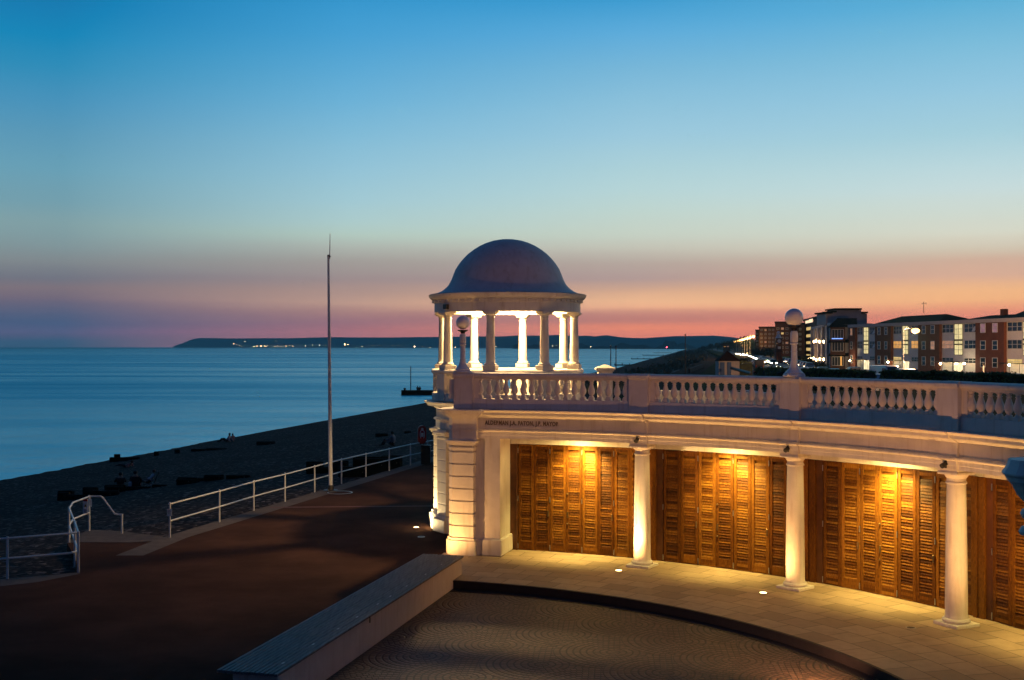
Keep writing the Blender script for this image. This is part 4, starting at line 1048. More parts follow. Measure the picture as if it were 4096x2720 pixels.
# ------------------------------------------------------------------ people (skinned figures)
def person(loc, rz, label, mats, pose='sit', sc=1.0, hair=True):
    """joints in metres: x right, y forward, z up; seat at the origin"""
    if pose == 'sit':
        J = {'pel':(0,0,.11),'sp':(0,-.05,.30),'ch':(0,-.03,.50),'nk':(0,.0,.63),'hd':(0,.03,.73),'tp':(0,.03,.84)}
        for s, q in ((-1,'l'),(1,'r')):
            J.update({q+'hip':(s*.10,.02,.10),q+'kn':(s*.14,.40,.42),q+'an':(s*.13,.62,.06),q+'to':(s*.13,.80,.04),q+'sh':(s*.18,-.02,.54),q+'el':(s*.26,.16,.36),q+'ha':(s*.12,.38,.40)})
    elif pose == 'lean':
        J = {'pel':(0,0,.11),'sp':(0,-.12,.28),'ch':(0,-.22,.45),'nk':(0,-.26,.58),'hd':(0,-.24,.68),'tp':(0,-.23,.79)}
        for s, q in ((-1,'l'),(1,'r')):
            J.update({q+'hip':(s*.10,.02,.10),q+'kn':(s*.15,.42,.36),q+'an':(s*.13,.74,.06),q+'to':(s*.13,.90,.05),q+'sh':(s*.18,-.22,.49),q+'el':(s*.27,-.36,.26),q+'ha':(s*.26,-.50,.04)})
    elif pose == 'chair':
        J = {'pel':(0,0,.30),'sp':(0,-.12,.48),'ch':(0,-.24,.66),'nk':(0,-.30,.79),'hd':(0,-.27,.90),'tp':(0,-.26,1.0)}
        for s, q in ((-1,'l'),(1,'r')):
            J.update({q+'hip':(s*.10,.02,.29),q+'kn':(s*.13,.44,.36),q+'an':(s*.12,.80,.08),q+'to':(s*.12,.94,.10),q+'sh':(s*.18,-.24,.70),q+'el':(s*.26,-.06,.50),q+'ha':(s*.18,.20,.46)})
    elif pose == 'lie':
        J = {'pel':(0,0,.10),'sp':(0,-.20,.13),'ch':(0,-.40,.22),'nk':(0,-.52,.30),'hd':(0,-.58,.38),'tp':(0,-.60,.48)}
        for s, q in ((-1,'l'),(1,'r')):
            J.update({q+'hip':(s*.10,.04,.09),q+'kn':(s*.13,.46,.20),q+'an':(s*.12,.82,.05),q+'to':(s*.12,.95,.10),q+'sh':(s*.17,-.42,.24),q+'el':(s*.24,-.50,.06),q+'ha':(s*.22,-.28,.05)})
    else:
        J = {'pel':(0,0,.92),'sp':(0,0,1.10),'ch':(0,0,1.32),'nk':(0,.0,1.47),'hd':(0,.03,1.58),'tp':(0,.03,1.70)}
        for s, q in ((-1,'l'),(1,'r')):
            J.update({q+'hip':(s*.09,0,.88),q+'kn':(s*.10,.02,.48),q+'an':(s*.10,0,.08),q+'to':(s*.10,.16,.04),q+'sh':(s*.19,0,1.40),q+'el':(s*.24,-.02,1.12),q+'ha':(s*.22,.08,.88)})
    RAD = {'pel':.15,'sp':.135,'ch':.155,'nk':.062,'hd':.098,'tp':.06,'hip':.10,'kn':.062,'an':.042,'to':.035,'sh':.075,'el':.048,'ha':.038}
    ks = list(J); E = [('pel','sp'),('sp','ch'),('ch','nk'),('nk','hd'),('hd','tp')]
    for q in 'lr': E += [('pel',q+'hip'),(q+'hip',q+'kn'),(q+'kn',q+'an'),(q+'an',q+'to'),('ch',q+'sh'),(q+'sh',q+'el'),(q+'el',q+'ha')]
    me = bpy.data.meshes.new('person'); me.from_pydata([J[k] for k in ks], [(ks.index(a), ks.index(b)) for a, b in E], [])
    ob = bpy.data.objects.new('tmp', me); COL.objects.link(ob)
    sk = ob.modifiers.new('s', 'SKIN'); sk.use_smooth_shade = True; ob.modifiers.new('ss', 'SUBSURF').levels = 1
    for i, k in enumerate(ks):
        r = RAD.get(k) or RAD[k[1:]]; me.skin_vertices[0].data[i].radius = (r, r); me.skin_vertices[0].data[i].use_root = (k == 'pel')
    dg = bpy.context.evaluated_depsgraph_get(); dg.update()
    bme = bpy.data.meshes.new_from_object(ob.evaluated_get(dg)); bpy.data.objects.remove(ob)
    bme.name = 'person'; bme.materials.clear()
    for m_ in (M['skin'], mats[0], mats[1]): bme.materials.append(m_)
    top = {'sp','ch','sh','el'}; bot = {'pel','hip','kn','an'}
    for f in bme.polygons:
        k = min(ks, key=lambda k: (Vector(J[k]) - f.center).length); kk = k if k in RAD else k[1:]
        f.material_index = 1 if kk in top else 2 if kk in bot or kk == 'to' else 0
        f.use_smooth = True
    o = bpy.data.objects.new('person', bme); COL.objects.link(o)
    tag(o, label, 'person'); o.location = loc; o.rotation_euler = (0,0,rz); o.scale = (sc,)*3
    hd = Vector(J['hd']); mb = MB()
    mb.ball(tuple(hd + Vector((0,-.02,.045))), .105, 14)
    hm = mb.build('hair', hair if hair is not True else M['hair'], None, 60); hm.parent = o
    mb = MB().ball(tuple(hd + Vector((0,.10,.0))), .016, 6)
    nz = mb.build('nose', M['skin'], None, 60); nz.parent = o
    return o
def sitter(px, py, rz, label, mats, pose='sit', sc=1.0, hair=True):
    p = on_beach(px, py); p.z = beach_z(p.x, p.y) - .02; return person(p, rz, label, mats, pose, sc, hair)
D_, G_, W_, K_ = M['cloth_dark'], M['cloth_grey'], M['cloth_white'], M['cloth_pink']
sitter(482, 1957, R(20), 'person in black clothes sitting left of two others by the timbers', (D_, D_), 'sit', 1.12)
sitter(541, 1953, R(10), 'person in black clothes sitting between the other two by the timbers', (D_, D_), 'sit', 1.15)
pc_ = sitter(596, 1945, R(110), 'person with a pale top leaning back in a low beach chair', (W_, D_), 'chair', .9, M['hair_red'])
ch = thing('beach_chair', 'low folding beach chair under the person leaning back', 'chair', tuple(pc_.location))
Mc = Matrix.Translation(pc_.location) @ Matrix.Rotation(R(110),4,'Z')
MB().box(-.24,.24,-.20,.30,.15,.18,Mc).build('seat', M['cloth_dark'], ch, 0)
MB().add([Mc @ Vector(v) for v in ((-.24,-.22,.18),(.24,-.22,.18),(.24,-.50,.82),(-.24,-.50,.82),(-.24,-.25,.16),(.24,-.25,.16),(.24,-.53,.80),(-.24,-.53,.80))], [(0,1,2,3),(4,7,6,5),(0,3,7,4),(1,5,6,2),(0,4,5,1),(3,2,6,7)]).build('backrest', M['cloth_dark'], ch, 0)
for s in (-1,1):
    MB().tube([Mc @ Vector((s*.25,.28,-.03)), Mc @ Vector((s*.25,-.25,.20))], .012, 6).build('leg', M['metal'], ch, 60)
    MB().tube([Mc @ Vector((s*.25,-.36,-.03)), Mc @ Vector((s*.25,.25,.20))], .012, 6).build('leg', M['metal'], ch, 60)
bgp = on_beach(522, 1945); bag = thing('bag', 'small white bag on the shingle between the two dark sitters', 'bag', tuple(bgp))
MB().cham(bgp.x-.10,bgp.x+.10,bgp.y-.07,bgp.y+.07,bgp.z-.02,bgp.z+.24,.03).build('body', W_, bag, 0)
MB().tube([bgp + Vector((-.06,0,.24)), bgp + Vector((0,0,.34)), bgp + Vector((.06,0,.24))], .01, 6).build('handle', W_, bag, 60)
sitter(503, 1868, R(60), 'person in a pink and white top lying on the shingle below the groyne post', (K_, D_), 'lie', 1.1)
sitter(908, 1768, R(75), 'person in a white top sitting with knees up at the water edge', (W_, D_), 'lean', 1.15)
sitter(931, 1765, R(50), 'person with reddish hair sitting beside the white top at the water edge', (K_, G_), 'sit', .95, M['hair_red'])
sitter(1570, 1783, R(70), 'person in a grey top sitting on the shingle beyond the railing', (G_, D_), 'sit', 1.2)

# ------------------------------------------------------------------ outfall jetty in the sea
j0 = gp(1607, 1581, SEAZ); dj = j0.y
jt = thing('jetty', 'low dark concrete jetty in the sea left of the tower', 'jetty', tuple(j0))
zt = dp(0, 1563, dj).z
MB().cham(j0.x, j0.x+16, dj, dj+4, SEAZ-1, zt, .1).box(j0.x-.1,j0.x+.6,dj-.1,dj+.5,SEAZ-1,zt+.12).build('slab', M['timber'], jt, 0)
mq = dp(1643, 1560, dj+1); MB().tube([Vector((mq.x, dj+1, zt)), Vector((mq.x, dj+1, dp(0,1466,dj).z))], [.10,.08], 8).build('marker_pole', M['black'], jt, 60)
bq = dp(1619, 1560, dj+1); MB().lathe([(.22,0),(.22,.35),(.28,.38),(.28,.48),(.1,.55)], 10, (bq.x, dj+1, zt)).build('bollard', M['black'], jt, 40)
person(Vector((dp(1669,1560,dj).x, dj+1, zt)), R(200), 'person in dark clothes sitting on the jetty, left of a companion', (D_, D_), 'sit', 1.15)
person(Vector((dp(1678,1560,dj).x, dj+1.1, zt)), R(160), 'person in dark clothes sitting on the jetty, right of a companion', (D_, D_), 'sit', 1.05)

# thin masts standing on the beach beyond the balustrade
def mast(px, ytop, d, label, r=.09):
    p = dp(px, 1386, d); z0 = min(beach_z(p.x, d), 0) - .2; z1 = dp(px, ytop, d).z
    b = thing('beacon_mast', label, 'mast', (p.x, d, z0), 'thin masts along the shore')
    MB().tube([Vector((p.x,d,z0)), Vector((p.x,d,z1))], [r, r*.6], 8).build('mast', M['darkmetal'], b, 60)
    MB().lathe([(r*2.2,0),(r*2.2,.4),(r*1.2,.5)], 10, (p.x,d,z0), caps=False).build('base', M['concrete'], b, 40)
    MB().ball((p.x,d,z1+r), r*1.3, 8).build('finial', M['darkmetal'], b, 60)
mast(2443, 1386, 300, 'thin dark mast left of a similar one over the water', .16)
mast(2464, 1388, 300, 'thin dark mast right of a similar one over the water', .16)
mast(2741, 1342, 230, 'taller thin mast standing alone against the far hills', .13)
mast(2241, 1452, 150, 'short thin mast seen between the tower columns', .05)
# ------------------------------------------------------------------ facades
class Facade:
    """a wall plane: origin p0, direction u (along), n (outwards); a = metres along, z up, d = outwards"""
    def __init__(s, p0, p1):
        s.p0 = Vector((p0[0], p0[1], 0)); s.u = Vector((p1[0]-p0[0], p1[1]-p0[1], 0)); s.L = s.u.length; s.u.normalize()
        s.n = Vector((s.u.y, -s.u.x, 0))
        if s.n.dot(-s.p0) < 0: s.n = -s.n
        s.M = Matrix(((s.u.x, -s.n.x, 0, s.p0.x), (s.u.y, -s.n.y, 0, s.p0.y), (0,0,1,0), (0,0,0,1)))   # x along, y inwards
    def a_at(s, px):
        k = (px - CX0)/F; return (k*s.p0.y - s.p0.x)/(s.u.x - k*s.u.y)
    def pt(s, a, d, z): return s.p0 + s.u*a + s.n*d + Vector((0,0,z))
    def box(s, mb, a0, a1, z0, z1, d0, d1): return mb.box(min(a0,a1), max(a0,a1), -max(d0,d1), -min(d0,d1), z0, z1, s.M)
    def zpx(s, px, py): a = s.a_at(px); d = (s.p0 + s.u*a).y; return CAMZ - (py - HY)*d/F
    def window(s, par, a0, a1, z0, z1, pane, nx=1, nz=1, fr=.07, frame=None, name='window', d=.0):
        a0, a1 = sorted((a0, a1)); mb = MB()
        s.box(mb, a0, a0+fr, z0, z1, d+.01, d+.07); s.box(mb, a1-fr, a1, z0, z1, d+.01, d+.07)
        s.box(mb, a0+fr, a1-fr, z0, z0+fr, d+.01, d+.068); s.box(mb, a0+fr, a1-fr, z1-fr, z1, d+.01, d+.068)
        for k in range(1, nx): x = a0 + (a1-a0)*k/nx; s.box(mb, x-fr*.4, x+fr*.4, z0+fr, z1-fr, d+.01, d+.066)
        for k in range(1, nz): z = z0 + (z1-z0)*k/nz; s.box(mb, a0+fr, a1-fr, z-fr*.4, z+fr*.4, d+.01, d+.064)
        w = mb.build(name, frame or M['frame'], par, 0)
        s.box(MB(), a0+fr*.5, a1-fr*.5, z0+fr*.5, z1-fr*.5, d+.012, d+.03).build('pane', pane, w, 0)
        return w

# ---- long flats in alternating brick and pale bays
fb = Facade((78.4, 176.0), (69.5, 236.6))
X_ = lambda c: 3200 + c*.38255            # crop column -> photo column
GZ = 1.31
flats = thing('block_of_flats', 'long low block of flats in alternating brick and pale bays with lit stair windows', 'flats', (78.4, 176.0, GZ))
aR = fb.a_at(4250); aL = fb.a_at(X_(515))
mb = MB(); mb.box(aR, aL, .35, 9.5, GZ, 10.3, fb.M); mb.build('wall', M['panel'], flats, 0)
fb.box(MB(), aR-.3, aL+.2, 9.88, 10.46, -.3, .28).build('parapet', M['render'], flats, 0)
bricks = [(515,582),(788,957),(1240,1465),(1840,2140)]; pales = [(582,788),(957,1240),(1465,1840),(2140,2560)]
for c0, c1 in bricks: fb.box(MB(), fb.a_at(X_(c0)), fb.a_at(X_(c1)), GZ, 9.87, -.34, .12).build('brick_bay', M['brick'], flats, 0)
rows = [(8.18, 9.88), (5.40, 7.10), (2.57, 4.34)]
PN = M['pane']
bw = [(515,582,[(533,556)]),(788,957,[(818,850),(890,922)]),(1240,1465,[(1282,1322),(1374,1416)]),(1840,2140,[(1895,1950),(2020,2076)])]
warm = {(1374,1): M['pane_warm'], (1895,0): M['pane_pink'], (2020,0): M['pane_pink'], (533,0): M['pane_warm']}
for c0, c1, ws in bw:
    for w0, w1 in ws:
        for ri, (z0, z1) in enumerate(rows):
            fb.window(flats, fb.a_at(X_(w0)), fb.a_at(X_(w1)), z0+.05, z1-.12, warm.get((w0, ri), PN), 1, 2, .10, d=.13)
stairs = [(652,702),(1055,1117),(1598,1685),(2315,2400)]
for s0, s1 in stairs:
    fb.window(flats, fb.a_at(X_(s0)), fb.a_at(X_(s1)), 4.55, 9.86, M['pane_stair'], 2, 6, .07, M['darkmetal'], 'stair_window', -.32)
    mb = MB()
    for z in (6.25, 6.95): fb.box(mb, fb.a_at(X_(s0)), fb.a_at(X_(s1)), z, z+.22, -.25, -.19)
    mb.build('stair_landing', M['concrete'], flats, 0)
groups = [((585,640),(715,786)),((962,1048),(1148,1238)),((1470,1590),(1700,1836)),((2150,2306),(2410,2540))]
lit = {(962,1): M['pane_amber'], (1148,1): M['pane_amber'], (1470,1): M['pane_warm'], (962,2): M['pane_gold'], (2150,2): M['pane_gold']}
for pair in groups:
    for w0, w1 in pair:
        for ri, (z0, z1) in enumerate(((8.35,9.84),(5.62,7.08),(3.2,4.1))):
            fb.window(flats, fb.a_at(X_(w0)), fb.a_at(X_(w1)), z0, z1, lit.get((w0, ri), PN), 3, 2, .08, d=-.33)
            if (w0, ri) in ((715,0),(715,1),(1700,0)):
                a = fb.a_at(X_(w1)); q = [fb.pt(a-.1,-.24,z1-.5), fb.pt(a+.8,-.24,z1-.5), fb.pt(a+.8,.25,z0+.15), fb.pt(a-.1,.25,z0+.15)]
                q += [v + fb.n*.03 for v in q]
                MB().add(q, [(0,1,2,3),(4,7,6,5),(0,3,7,4),(1,5,6,2),(0,4,5,1),(3,2,6,7)]).build('open_window', M['frame'], flats, 0)
doors_ = [(652,712),(1055,1128),(1592,1690),(2318,2400)]
for (p0, p1), (d0, d1) in zip(pales, doors_):
    a0, a1 = fb.a_at(X_(p0)), fb.a_at(X_(p1)); e0, e1 = fb.a_at(X_(d0)), fb.a_at(X_(d1))
    fb.window(flats, e0, e1, GZ+.05, 3.3, M['door_glow'], 3, 1, .08, M['frame'], 'entrance', -.33)
    mb = MB()
    for k in range(9): fb.box(mb, a0-.1, e0-.1, GZ+.15+k*.16, GZ+.29+k*.16, -.34, -.26); fb.box(mb, e1+.1, a1+.1, GZ+.15+k*.16, GZ+.29+k*.16, -.34, -.26)
    mb.build('garage_panel', M['white'], flats, 0)
    fb.box(MB(), a0+.2, e1+1.0, 3.36, 3.46, -.3, 1.3).build('canopy', M['darkmetal'], flats, 0)
    mb = MB(); fb.box(mb, a0+.3, a0+.36, GZ, 3.355, 1.1, 1.16); fb.box(mb, e1+.8, e1+.86, GZ, 3.355, 1.1, 1.16); mb.build('canopy_post', M['darkmetal'], flats, 0)
def roof(mb, F_, a0, a1, z0, z1, d0, d1, hip0, hip1):
    pts = [F_.pt(a0,-d0,z0),F_.pt(a1,-d0,z0),F_.pt(a1,-d1,z0),F_.pt(a0,-d1,z0)]; dm = (d0+d1)/2
    pts += [F_.pt(a0+hip0,-dm,z1),F_.pt(a1-hip1,-dm,z1)]
    return mb.add(pts, [(0,1,5,4),(3,4,5,2),(0,4,3),(1,2,5),(0,3,2,1)])
mb = roof(MB(), fb, fb.a_at(3740), fb.a_at(3470), 10.31, 11.9, .6, 9.4, 5, 4.5); roof(mb, fb, fb.a_at(4250), fb.a_at(3800), 10.31, 11.25, .6, 9.4, 3, 4.2); mb.build('roof', M['slate'], flats, 0)
ch_a = fb.a_at(3906); mb = MB(); mb.box(ch_a-.5, ch_a+.5, 4.5, 5.3, 11.0, 12.2, fb.M); mb.build('chimney', M['brick'], flats, 0)
aa = fb.a_at(3595); mb = MB().tube([fb.pt(aa,-5,12.3), fb.pt(aa,-5,14.4)], .05, 6).tube([fb.pt(aa-.9,-5,14.1), fb.pt(aa+.9,-5,14.1)], .035, 6).tube([fb.pt(aa-.9,-5,13.9), fb.pt(aa-.9,-5,14.3)], .03, 6); mb.build('aerial', M['darkmetal'], flats, 0)
# wall lamps at its entrances
NEU = (1, .80, .50)
for i, (c, y) in enumerate(((570,765),(973,780),(1525,797),(1775,795),(2250,810))):
    a = fb.a_at(X_(c)); z = fb.zpx(X_(c), 1150 + y*.38255); p = fb.pt(a, 1.0, z)
    o = thing('entrance_lamp', ['leftmost bright lamp on a post before the flats, over the estate car', 'bright lamp of the flats above the white van', 'bright lamp under the canopy left of a lit entrance, above the hedge', 'bright lamp on the flats right of a lit entrance, beside the brick bay', 'rightmost bright lamp on the flats, under the last canopy'][i], 'lamp', tuple(p), 'bright entrance lamps of the flats')
    MB().ball(tuple(p), .19, 12).build('bulb', M['lamp_lit'], o, 60)
    MB().tube([Vector((p.x, p.y, GZ)), p - Vector((0,0,.19))], .04, 6).build('post', M['darkmetal'], o, 60)
    pointl('entrance_light', p + fb.n*.4, 130, NEU, .2)

# ---- higher hipped roof behind, at the right edge
hb = Facade(((4240-CX0)/F*225, 225), ((4024-CX0)/F*262, 262))
hh = thing('house', 'dark steep roofed house rising behind the flats at the right edge', 'house', ((4240-CX0)/F*225, 225, GZ))
a0, a1 = hb.a_at(4300), hb.a_at(4020); mb = MB(); mb.box(a0, a1, .5, 10, GZ, 12.3, hb.M); mb.build('wall', M['brick2'], hh, 0)
roof(MB(), hb, a0-.5, a1+1.0, 12.3, 14.9, -.2, 9.6, 3, 7.5).build('roof', M['slate'], hh, 0)
hb.window(hh, a1-3, a1-1.6, 9.2, 10.8, PN, 1, 2, .1, d=-.49)

# ---- narrow house with bay windows and tiled skirts
f2 = Facade((66.35, 240.5), (66.35+5.6*.962, 240.5-5.6*.272))
bh = thing('house', 'dark bay windowed house with three tiled skirts at the left end of the flats', 'house', (66.35, 240.5, GZ))
mb = MB(); mb.box(.9, f2.L-.1, .2, 6, GZ, 10.6, f2.M); mb.build('wall', M['render'], bh, 0)
mb = MB(); mb.box(.2, 3.2, -.9, .19, GZ, 10.0, f2.M); mb.build('bay', M['brick2'], bh, 0)
mb = MB()
for z in (4.1, 6.9): mb.add([f2.pt(-.2,1.4,z),f2.pt(f2.L,1.1,z),f2.pt(f2.L,.0,z+.55),f2.pt(.1,.0,z+.55),f2.pt(-.2,1.4,z-.12),f2.pt(f2.L,1.1,z-.12),f2.pt(f2.L,.0,z-.1),f2.pt(.1,.0,z-.1)], [(0,1,2,3),(4,7,6,5),(0,4,5,1),(1,5,6,2),(0,3,7,4),(3,2,6,7)])
mb.build('tiled_skirt', M['slate'], bh, 0)
mb = MB(); mb.add([f2.pt(-.3,1.5,10.0),f2.pt(f2.L,1.2,10.0),f2.pt(f2.L,-4,12.0),f2.pt(1.6,-4,12.0),f2.pt(-.3,-7,10.0),f2.pt(f2.L,-7,10.0)], [(0,1,2,3),(0,3,4),(3,2,5,4),(0,4,5,1),(1,5,2)]); mb.build('roof', M['slate'], bh, 0)
for k, z in enumerate((7.7, 5.0, 2.0)):
    f2.window(bh, .5, 2.9, z, z+1.9, PN, 4, 1, .09, d=.90)
    f2.window(bh, 3.9, 4.9, z+.2, z+1.8, PN, 1, 2, .1, d=-.19)
MB().tube([f2.pt(.5,1.15,7.62), f2.pt(2.7,1.15,7.62)], .05, 6).build('neon_tube', M['neon'], bh, 60)
f2.box(MB(), 2.2, 2.55, 2.0, 4.0, .98, 1.0).build('lit_doorway', M['pane_amber'], bh, 0)

# ---- white block with pilasters lit from below
f3 = Facade((68.5, 246), (66.3+15.5, 312))
def at(px, d): return ((px - CX0)/F*d, d)
q0 = at(3322, 252); q1 = at(3243, 318)
f3 = Facade(q0, q1)
wb = thing('hotel_block', 'pale block with tall pilasters lit by wall lamps and a stepped roof', 'building', (*q0, GZ))
q2 = at(3490, 262)
f3b = Facade(q0, q2)
TH = CAMZ + (HY-1290)*252/F
V3 = [q0, q1, at(3400, 322), q2]
MB().prism([tuple(v) for v in V3], GZ, TH).build('wall', M['render'], wb, 0)
n3 = 5
for k in range(n3): a = f3.L*(k+.35)/n3; f3.box(MB(), a-1.0, a+1.0, GZ, TH-.6, .01, .55).build('pilaster', M['render'], wb, 0)
for k in range(n3):
    a = f3.L*(k+.85)/n3
    if a < f3.L-1:
        for z in (GZ+1.2, GZ+4.2, GZ+7.2): f3.window(wb, a-.9, a+.9, z, z+1.7, PN if k % 2 else M['pane_warm'], 2, 1, .1, d=.01)
mb = MB()
for (x0, x1, y0, y1, d) in ((3345,3445,1240,1292,268),(3328,3346,1250,1292,262),(3304,3328,1255,1292,262),(3445,3468,1254,1292,275)):
    p, q = at(x0, d), at(x1, d); z1 = CAMZ + (HY-y0)*d/F; mb.box(p[0], q[0], d, d+8, TH-.3, z1)
mb.build('penthouse', M['render'], wb, 0)
mb = MB()
for (x0, x1, y0, d) in ((3342,3448,1238.5,267),(3300,3331,1253.5,261),(3331,3347,1249,261.4),(3446,3472,1252.5,274)):
    p, q = at(x0, d), at(x1, d); z1 = CAMZ + (HY-y0)*d/F; mb.box(p[0], q[0], d, d+9, z1-.02, z1+.35)
mb.build('flat_roof', M['slate'], wb, 0)
WL = []
for i, (px, py) in enumerate(((3246,1427),(3259,1430),(3270,1431),(3281,1437),(3295,1434),(3312,1435),(3271,1364),(3281,1362),(3294,1364),(3312,1364))):
    a = f3.a_at(px); p = f3.pt(a, .95, f3.zpx(px, py)); WL.append(p)
    MB().ball(tuple(p), .15, 10).lathe([(.1,-.45),(.12,-.15)], 8, tuple(p)).build('wall_lamp', M['lamp_lit'], wb, 60)
for p in WL: pointl('hotel_light', p + f3.n*.3, 75, (1, .55, .20), .2)

# ---- flats with a column of lit rooms
f4 = Facade(at(3262, 400), at(3218, 440))
fl4 = thing('block_of_flats', 'tall brown block with a stack of five yellow lit rooms beside the globe lamp', 'flats', (*at(3262,400), GZ))
z4 = CAMZ + (HY-1275)*400/F
V4 = [at(3262,400), at(3217,441), at(3262, 450), at(3300, 410)]
MB().prism(V4, GZ, z4).build('wall', M['brick'], fl4, 0)
MB().prism([at(3267,396), at(3212,445), at(3262,456), at(3306,412)], z4+.01, z4+.8).build('roof', M['slate'], fl4, 0)
for k, (y0, y1) in enumerate(((1277,1293),(1307,1322),(1336,1350),(1364,1377),(1390,1404),(1416,1424))):
    f4.window(fl4, f4.a_at(3226 if k else 3222), f4.a_at(3245 if k else 3252), f4.zpx(3236,y1), f4.zpx(3236,y0), M['pane_gold'] if k else M['door_glow'], 3 if k else 4, 1, .12, d=.02)

# ---- darker blocks further along the front
def block(name, label, x0, x1, ytop, d, dep, wallm, wins, flat=True):
    p, q = at(x0, d), at(x1, d); z1 = CAMZ + (HY-ytop)*d/F
    b = thing(name, label, 'flats', (p[0], d, GZ)); f = Facade(p, q)
    MB().prism([p, q, at(x1, d+dep), at(x0, d+dep)], GZ-.3, z1).build('wall', wallm, b, 0)
    MB().prism([at(x0-1.5, d-.6), at(x1+1.5, d-.6), at(x1+1.5, d+dep), at(x0-1.5, d+dep)], z1+.01, z1+.5).build('roof', M['slate'], b, 0)
    for (wx0, wx1, wy0, wy1, pn) in wins: f.window(b, f.a_at(wx0), f.a_at(wx1), f.zpx(wx0, wy1), f.zpx(wx0, wy0), pn, 2, 1, .12, d=.02)
    return b, f
rs = random.Random(3)
def wgrid(xs, ys, w, hh, litset):
    return [(x, x+w, y, y+hh, M[litset.get((i, j), 'pane')]) for i, x in enumerate(xs) for j, y in enumerate(ys)]
block('block_of_flats', 'dark brick tower block directly behind the globe lamp post', 3160, 3219, 1296, 425, 18, M['brick2'], wgrid((3166,3196), (1312,1332,1352,1372,1392), 9, 9, {}))
block('block_of_flats', 'dark stepped block of flats with two lit windows, left of the globe lamp', 3100, 3162, 1290, 560, 20, M['brick2'], wgrid((3106,3124,3142), (1310,1329,1348,1367,1386,1404), 11, 9, {(1,0):'pane_warm',(1,1):'pane_gold',(2,3):'pane_warm',(0,4):'pane_warm'}))
block('block_of_flats', 'lower dark block of flats behind the row of street lamps', 3036, 3100, 1310, 620, 20, M['brick2'], wgrid((3042,3058,3074,3088), (1316,1332,1348,1364,1380,1396), 8, 8, {(1,3):'pane_warm',(1,0):'pane_warm'}))
block('block_of_flats', 'lowest dark block of flats at the end of the street lamps', 3022, 3036, 1322, 660, 20, M['brick2'], wgrid((3025,), (1332,1346,1360,1374), 7, 7, {}))
block('terrace_house', 'low dark house with an orange lit front, far left of the street lamps', 2893, 2918, 1374, 900, 12, M['brick2'], [(2895,2903,1385,1388,M['pane_amber']),(2908,2915,1384,1388,M['pane_warm'])])
b_, _ = block('house', 'small orange brick gatehouse by the row of parked cars', 3160, 3200, 1432, 330, 6, M['brick'], [(3168,3176,1438,1446,PN),(3184,3192,1438,1446,M['pane_warm'])]); b_['category'] = 'house'

# ornamental brick monument with a globe
md = 330; mx, _ = at(3114, md)
mo = thing('monument', 'ornate narrow brick clock tower topped by a small globe, left of the globe lamp', 'monument', (mx, md, GZ))
zz = lambda y: CAMZ - (y - HY)*md/F
w_ = 13*md/F
MB().cham(mx-w_,mx+w_,md-w_,md+w_,GZ,zz(1408),.05).build('base', M['brick'], mo, 0)
mb = MB().cham(mx-w_*1.1,mx+w_*1.1,md-w_*1.1,md+w_*1.1,zz(1408),zz(1403),.04).cham(mx-w_*.9,mx+w_*.9,md-w_*.9,md+w_*.9,zz(1403),zz(1357),.06).cham(mx-w_*1.05,mx+w_*1.05,md-w_*1.05,md+w_*1.05,zz(1357),zz(1353),.04)
mb.build('shaft', M['brick2'], mo, 0)
MB().lathe([(w_*.98,zz(1353)),(w_*.7,zz(1346)),(w_*.45,zz(1338)),(w_*.3,zz(1335))], 16, (mx,md,0)).build('cupola', M['railpaint'], mo, 40)
MB().ball((mx,md,zz(1330)), 6*md/F, 16).build('globe', M['globe'], mo, 60)
MB().lathe([(.55,0),(.55,.08)], 20, (0,0,0)).build('clock_face', M['globe'], mo, 40)
cf = [o for o in mo.children if o.name.startswith('clock_face')][0]
for v in cf.data.vertices: v.co += Vector(mo.location)
cf.location = Vector((mx, md-w_*.9-.04, zz(1364))) - Vector(mo.location); cf.rotation_euler = (R(90),0,0)
MB().box(mx-.4,mx+.4,md-w_*.9-.08,md-w_*.9-.02,zz(1396),zz(1386)).build('niche', M['globe'], mo, 0)

# promenade shelter with a pyramid roof
sd = 180; p0, p1 = at(2876, sd), at(2958, sd); zs = lambda y: CAMZ - (y-HY)*sd/F
sh = thing('beach_shelter', 'small white shelter with a dark pyramid roof and blue doors on the seafront', 'shelter', (p0[0], sd, 1.2))
wd = p1[0]-p0[0]
MB().box(p0[0], p1[0], sd, sd+wd, 1.0, zs(1444)).build('wall', M['shelter'], sh, 0)
e = .18
MB().add([(p0[0]-e,sd-e,zs(1444)),(p1[0]+e,sd-e,zs(1444)),(p1[0]+e,sd+wd+e,zs(1444)),(p0[0]-e,sd+wd+e,zs(1444)),((p0[0]+p1[0])/2,sd+wd/2,zs(1402))], [(0,1,4),(1,2,4),(2,3,4),(3,0,4),(0,3,2,1)]).build('roof', M['slate'], sh, 0)
bl = mk('blue paint', (.02,.07,.2), .5, .1, 4)
for a, b in ((2880,2898),(2909,2925)):
    MB().box(at(a,sd)[0], at(b,sd)[0], sd-.06, sd-.01, 1.31, zs(1449)).build('door', bl, sh, 0)
MB().tube([dp(2925,1472,sd-2), dp(3004,1494,sd-14)], .22, 6).build('ramp_wall', M['black'], sh, 0)
# lamp-lit shelter wall along the path
wl = thing('path_wall', 'low pale wall running along the seafront path left of the shelter', 'wall', tuple(dp(2757,1487,265)))
a_, b_ = dp(2757,1487,262), dp(2812,1452,330); a_.z = b_.z = 0
t_ = (b_-a_).normalized(); n_ = Vector((-t_.y, t_.x, 0))*.2
MB().add([v + Vector((0,0,z)) for z in (0, 1.0) for v in (a_-n_, b_-n_, b_+n_, a_+n_)], [(0,3,2,1),(4,5,6,7),(0,1,5,4),(1,2,6,5),(2,3,7,6),(3,0,4,7)]).build('wall', M['concrete'], wl, 0)

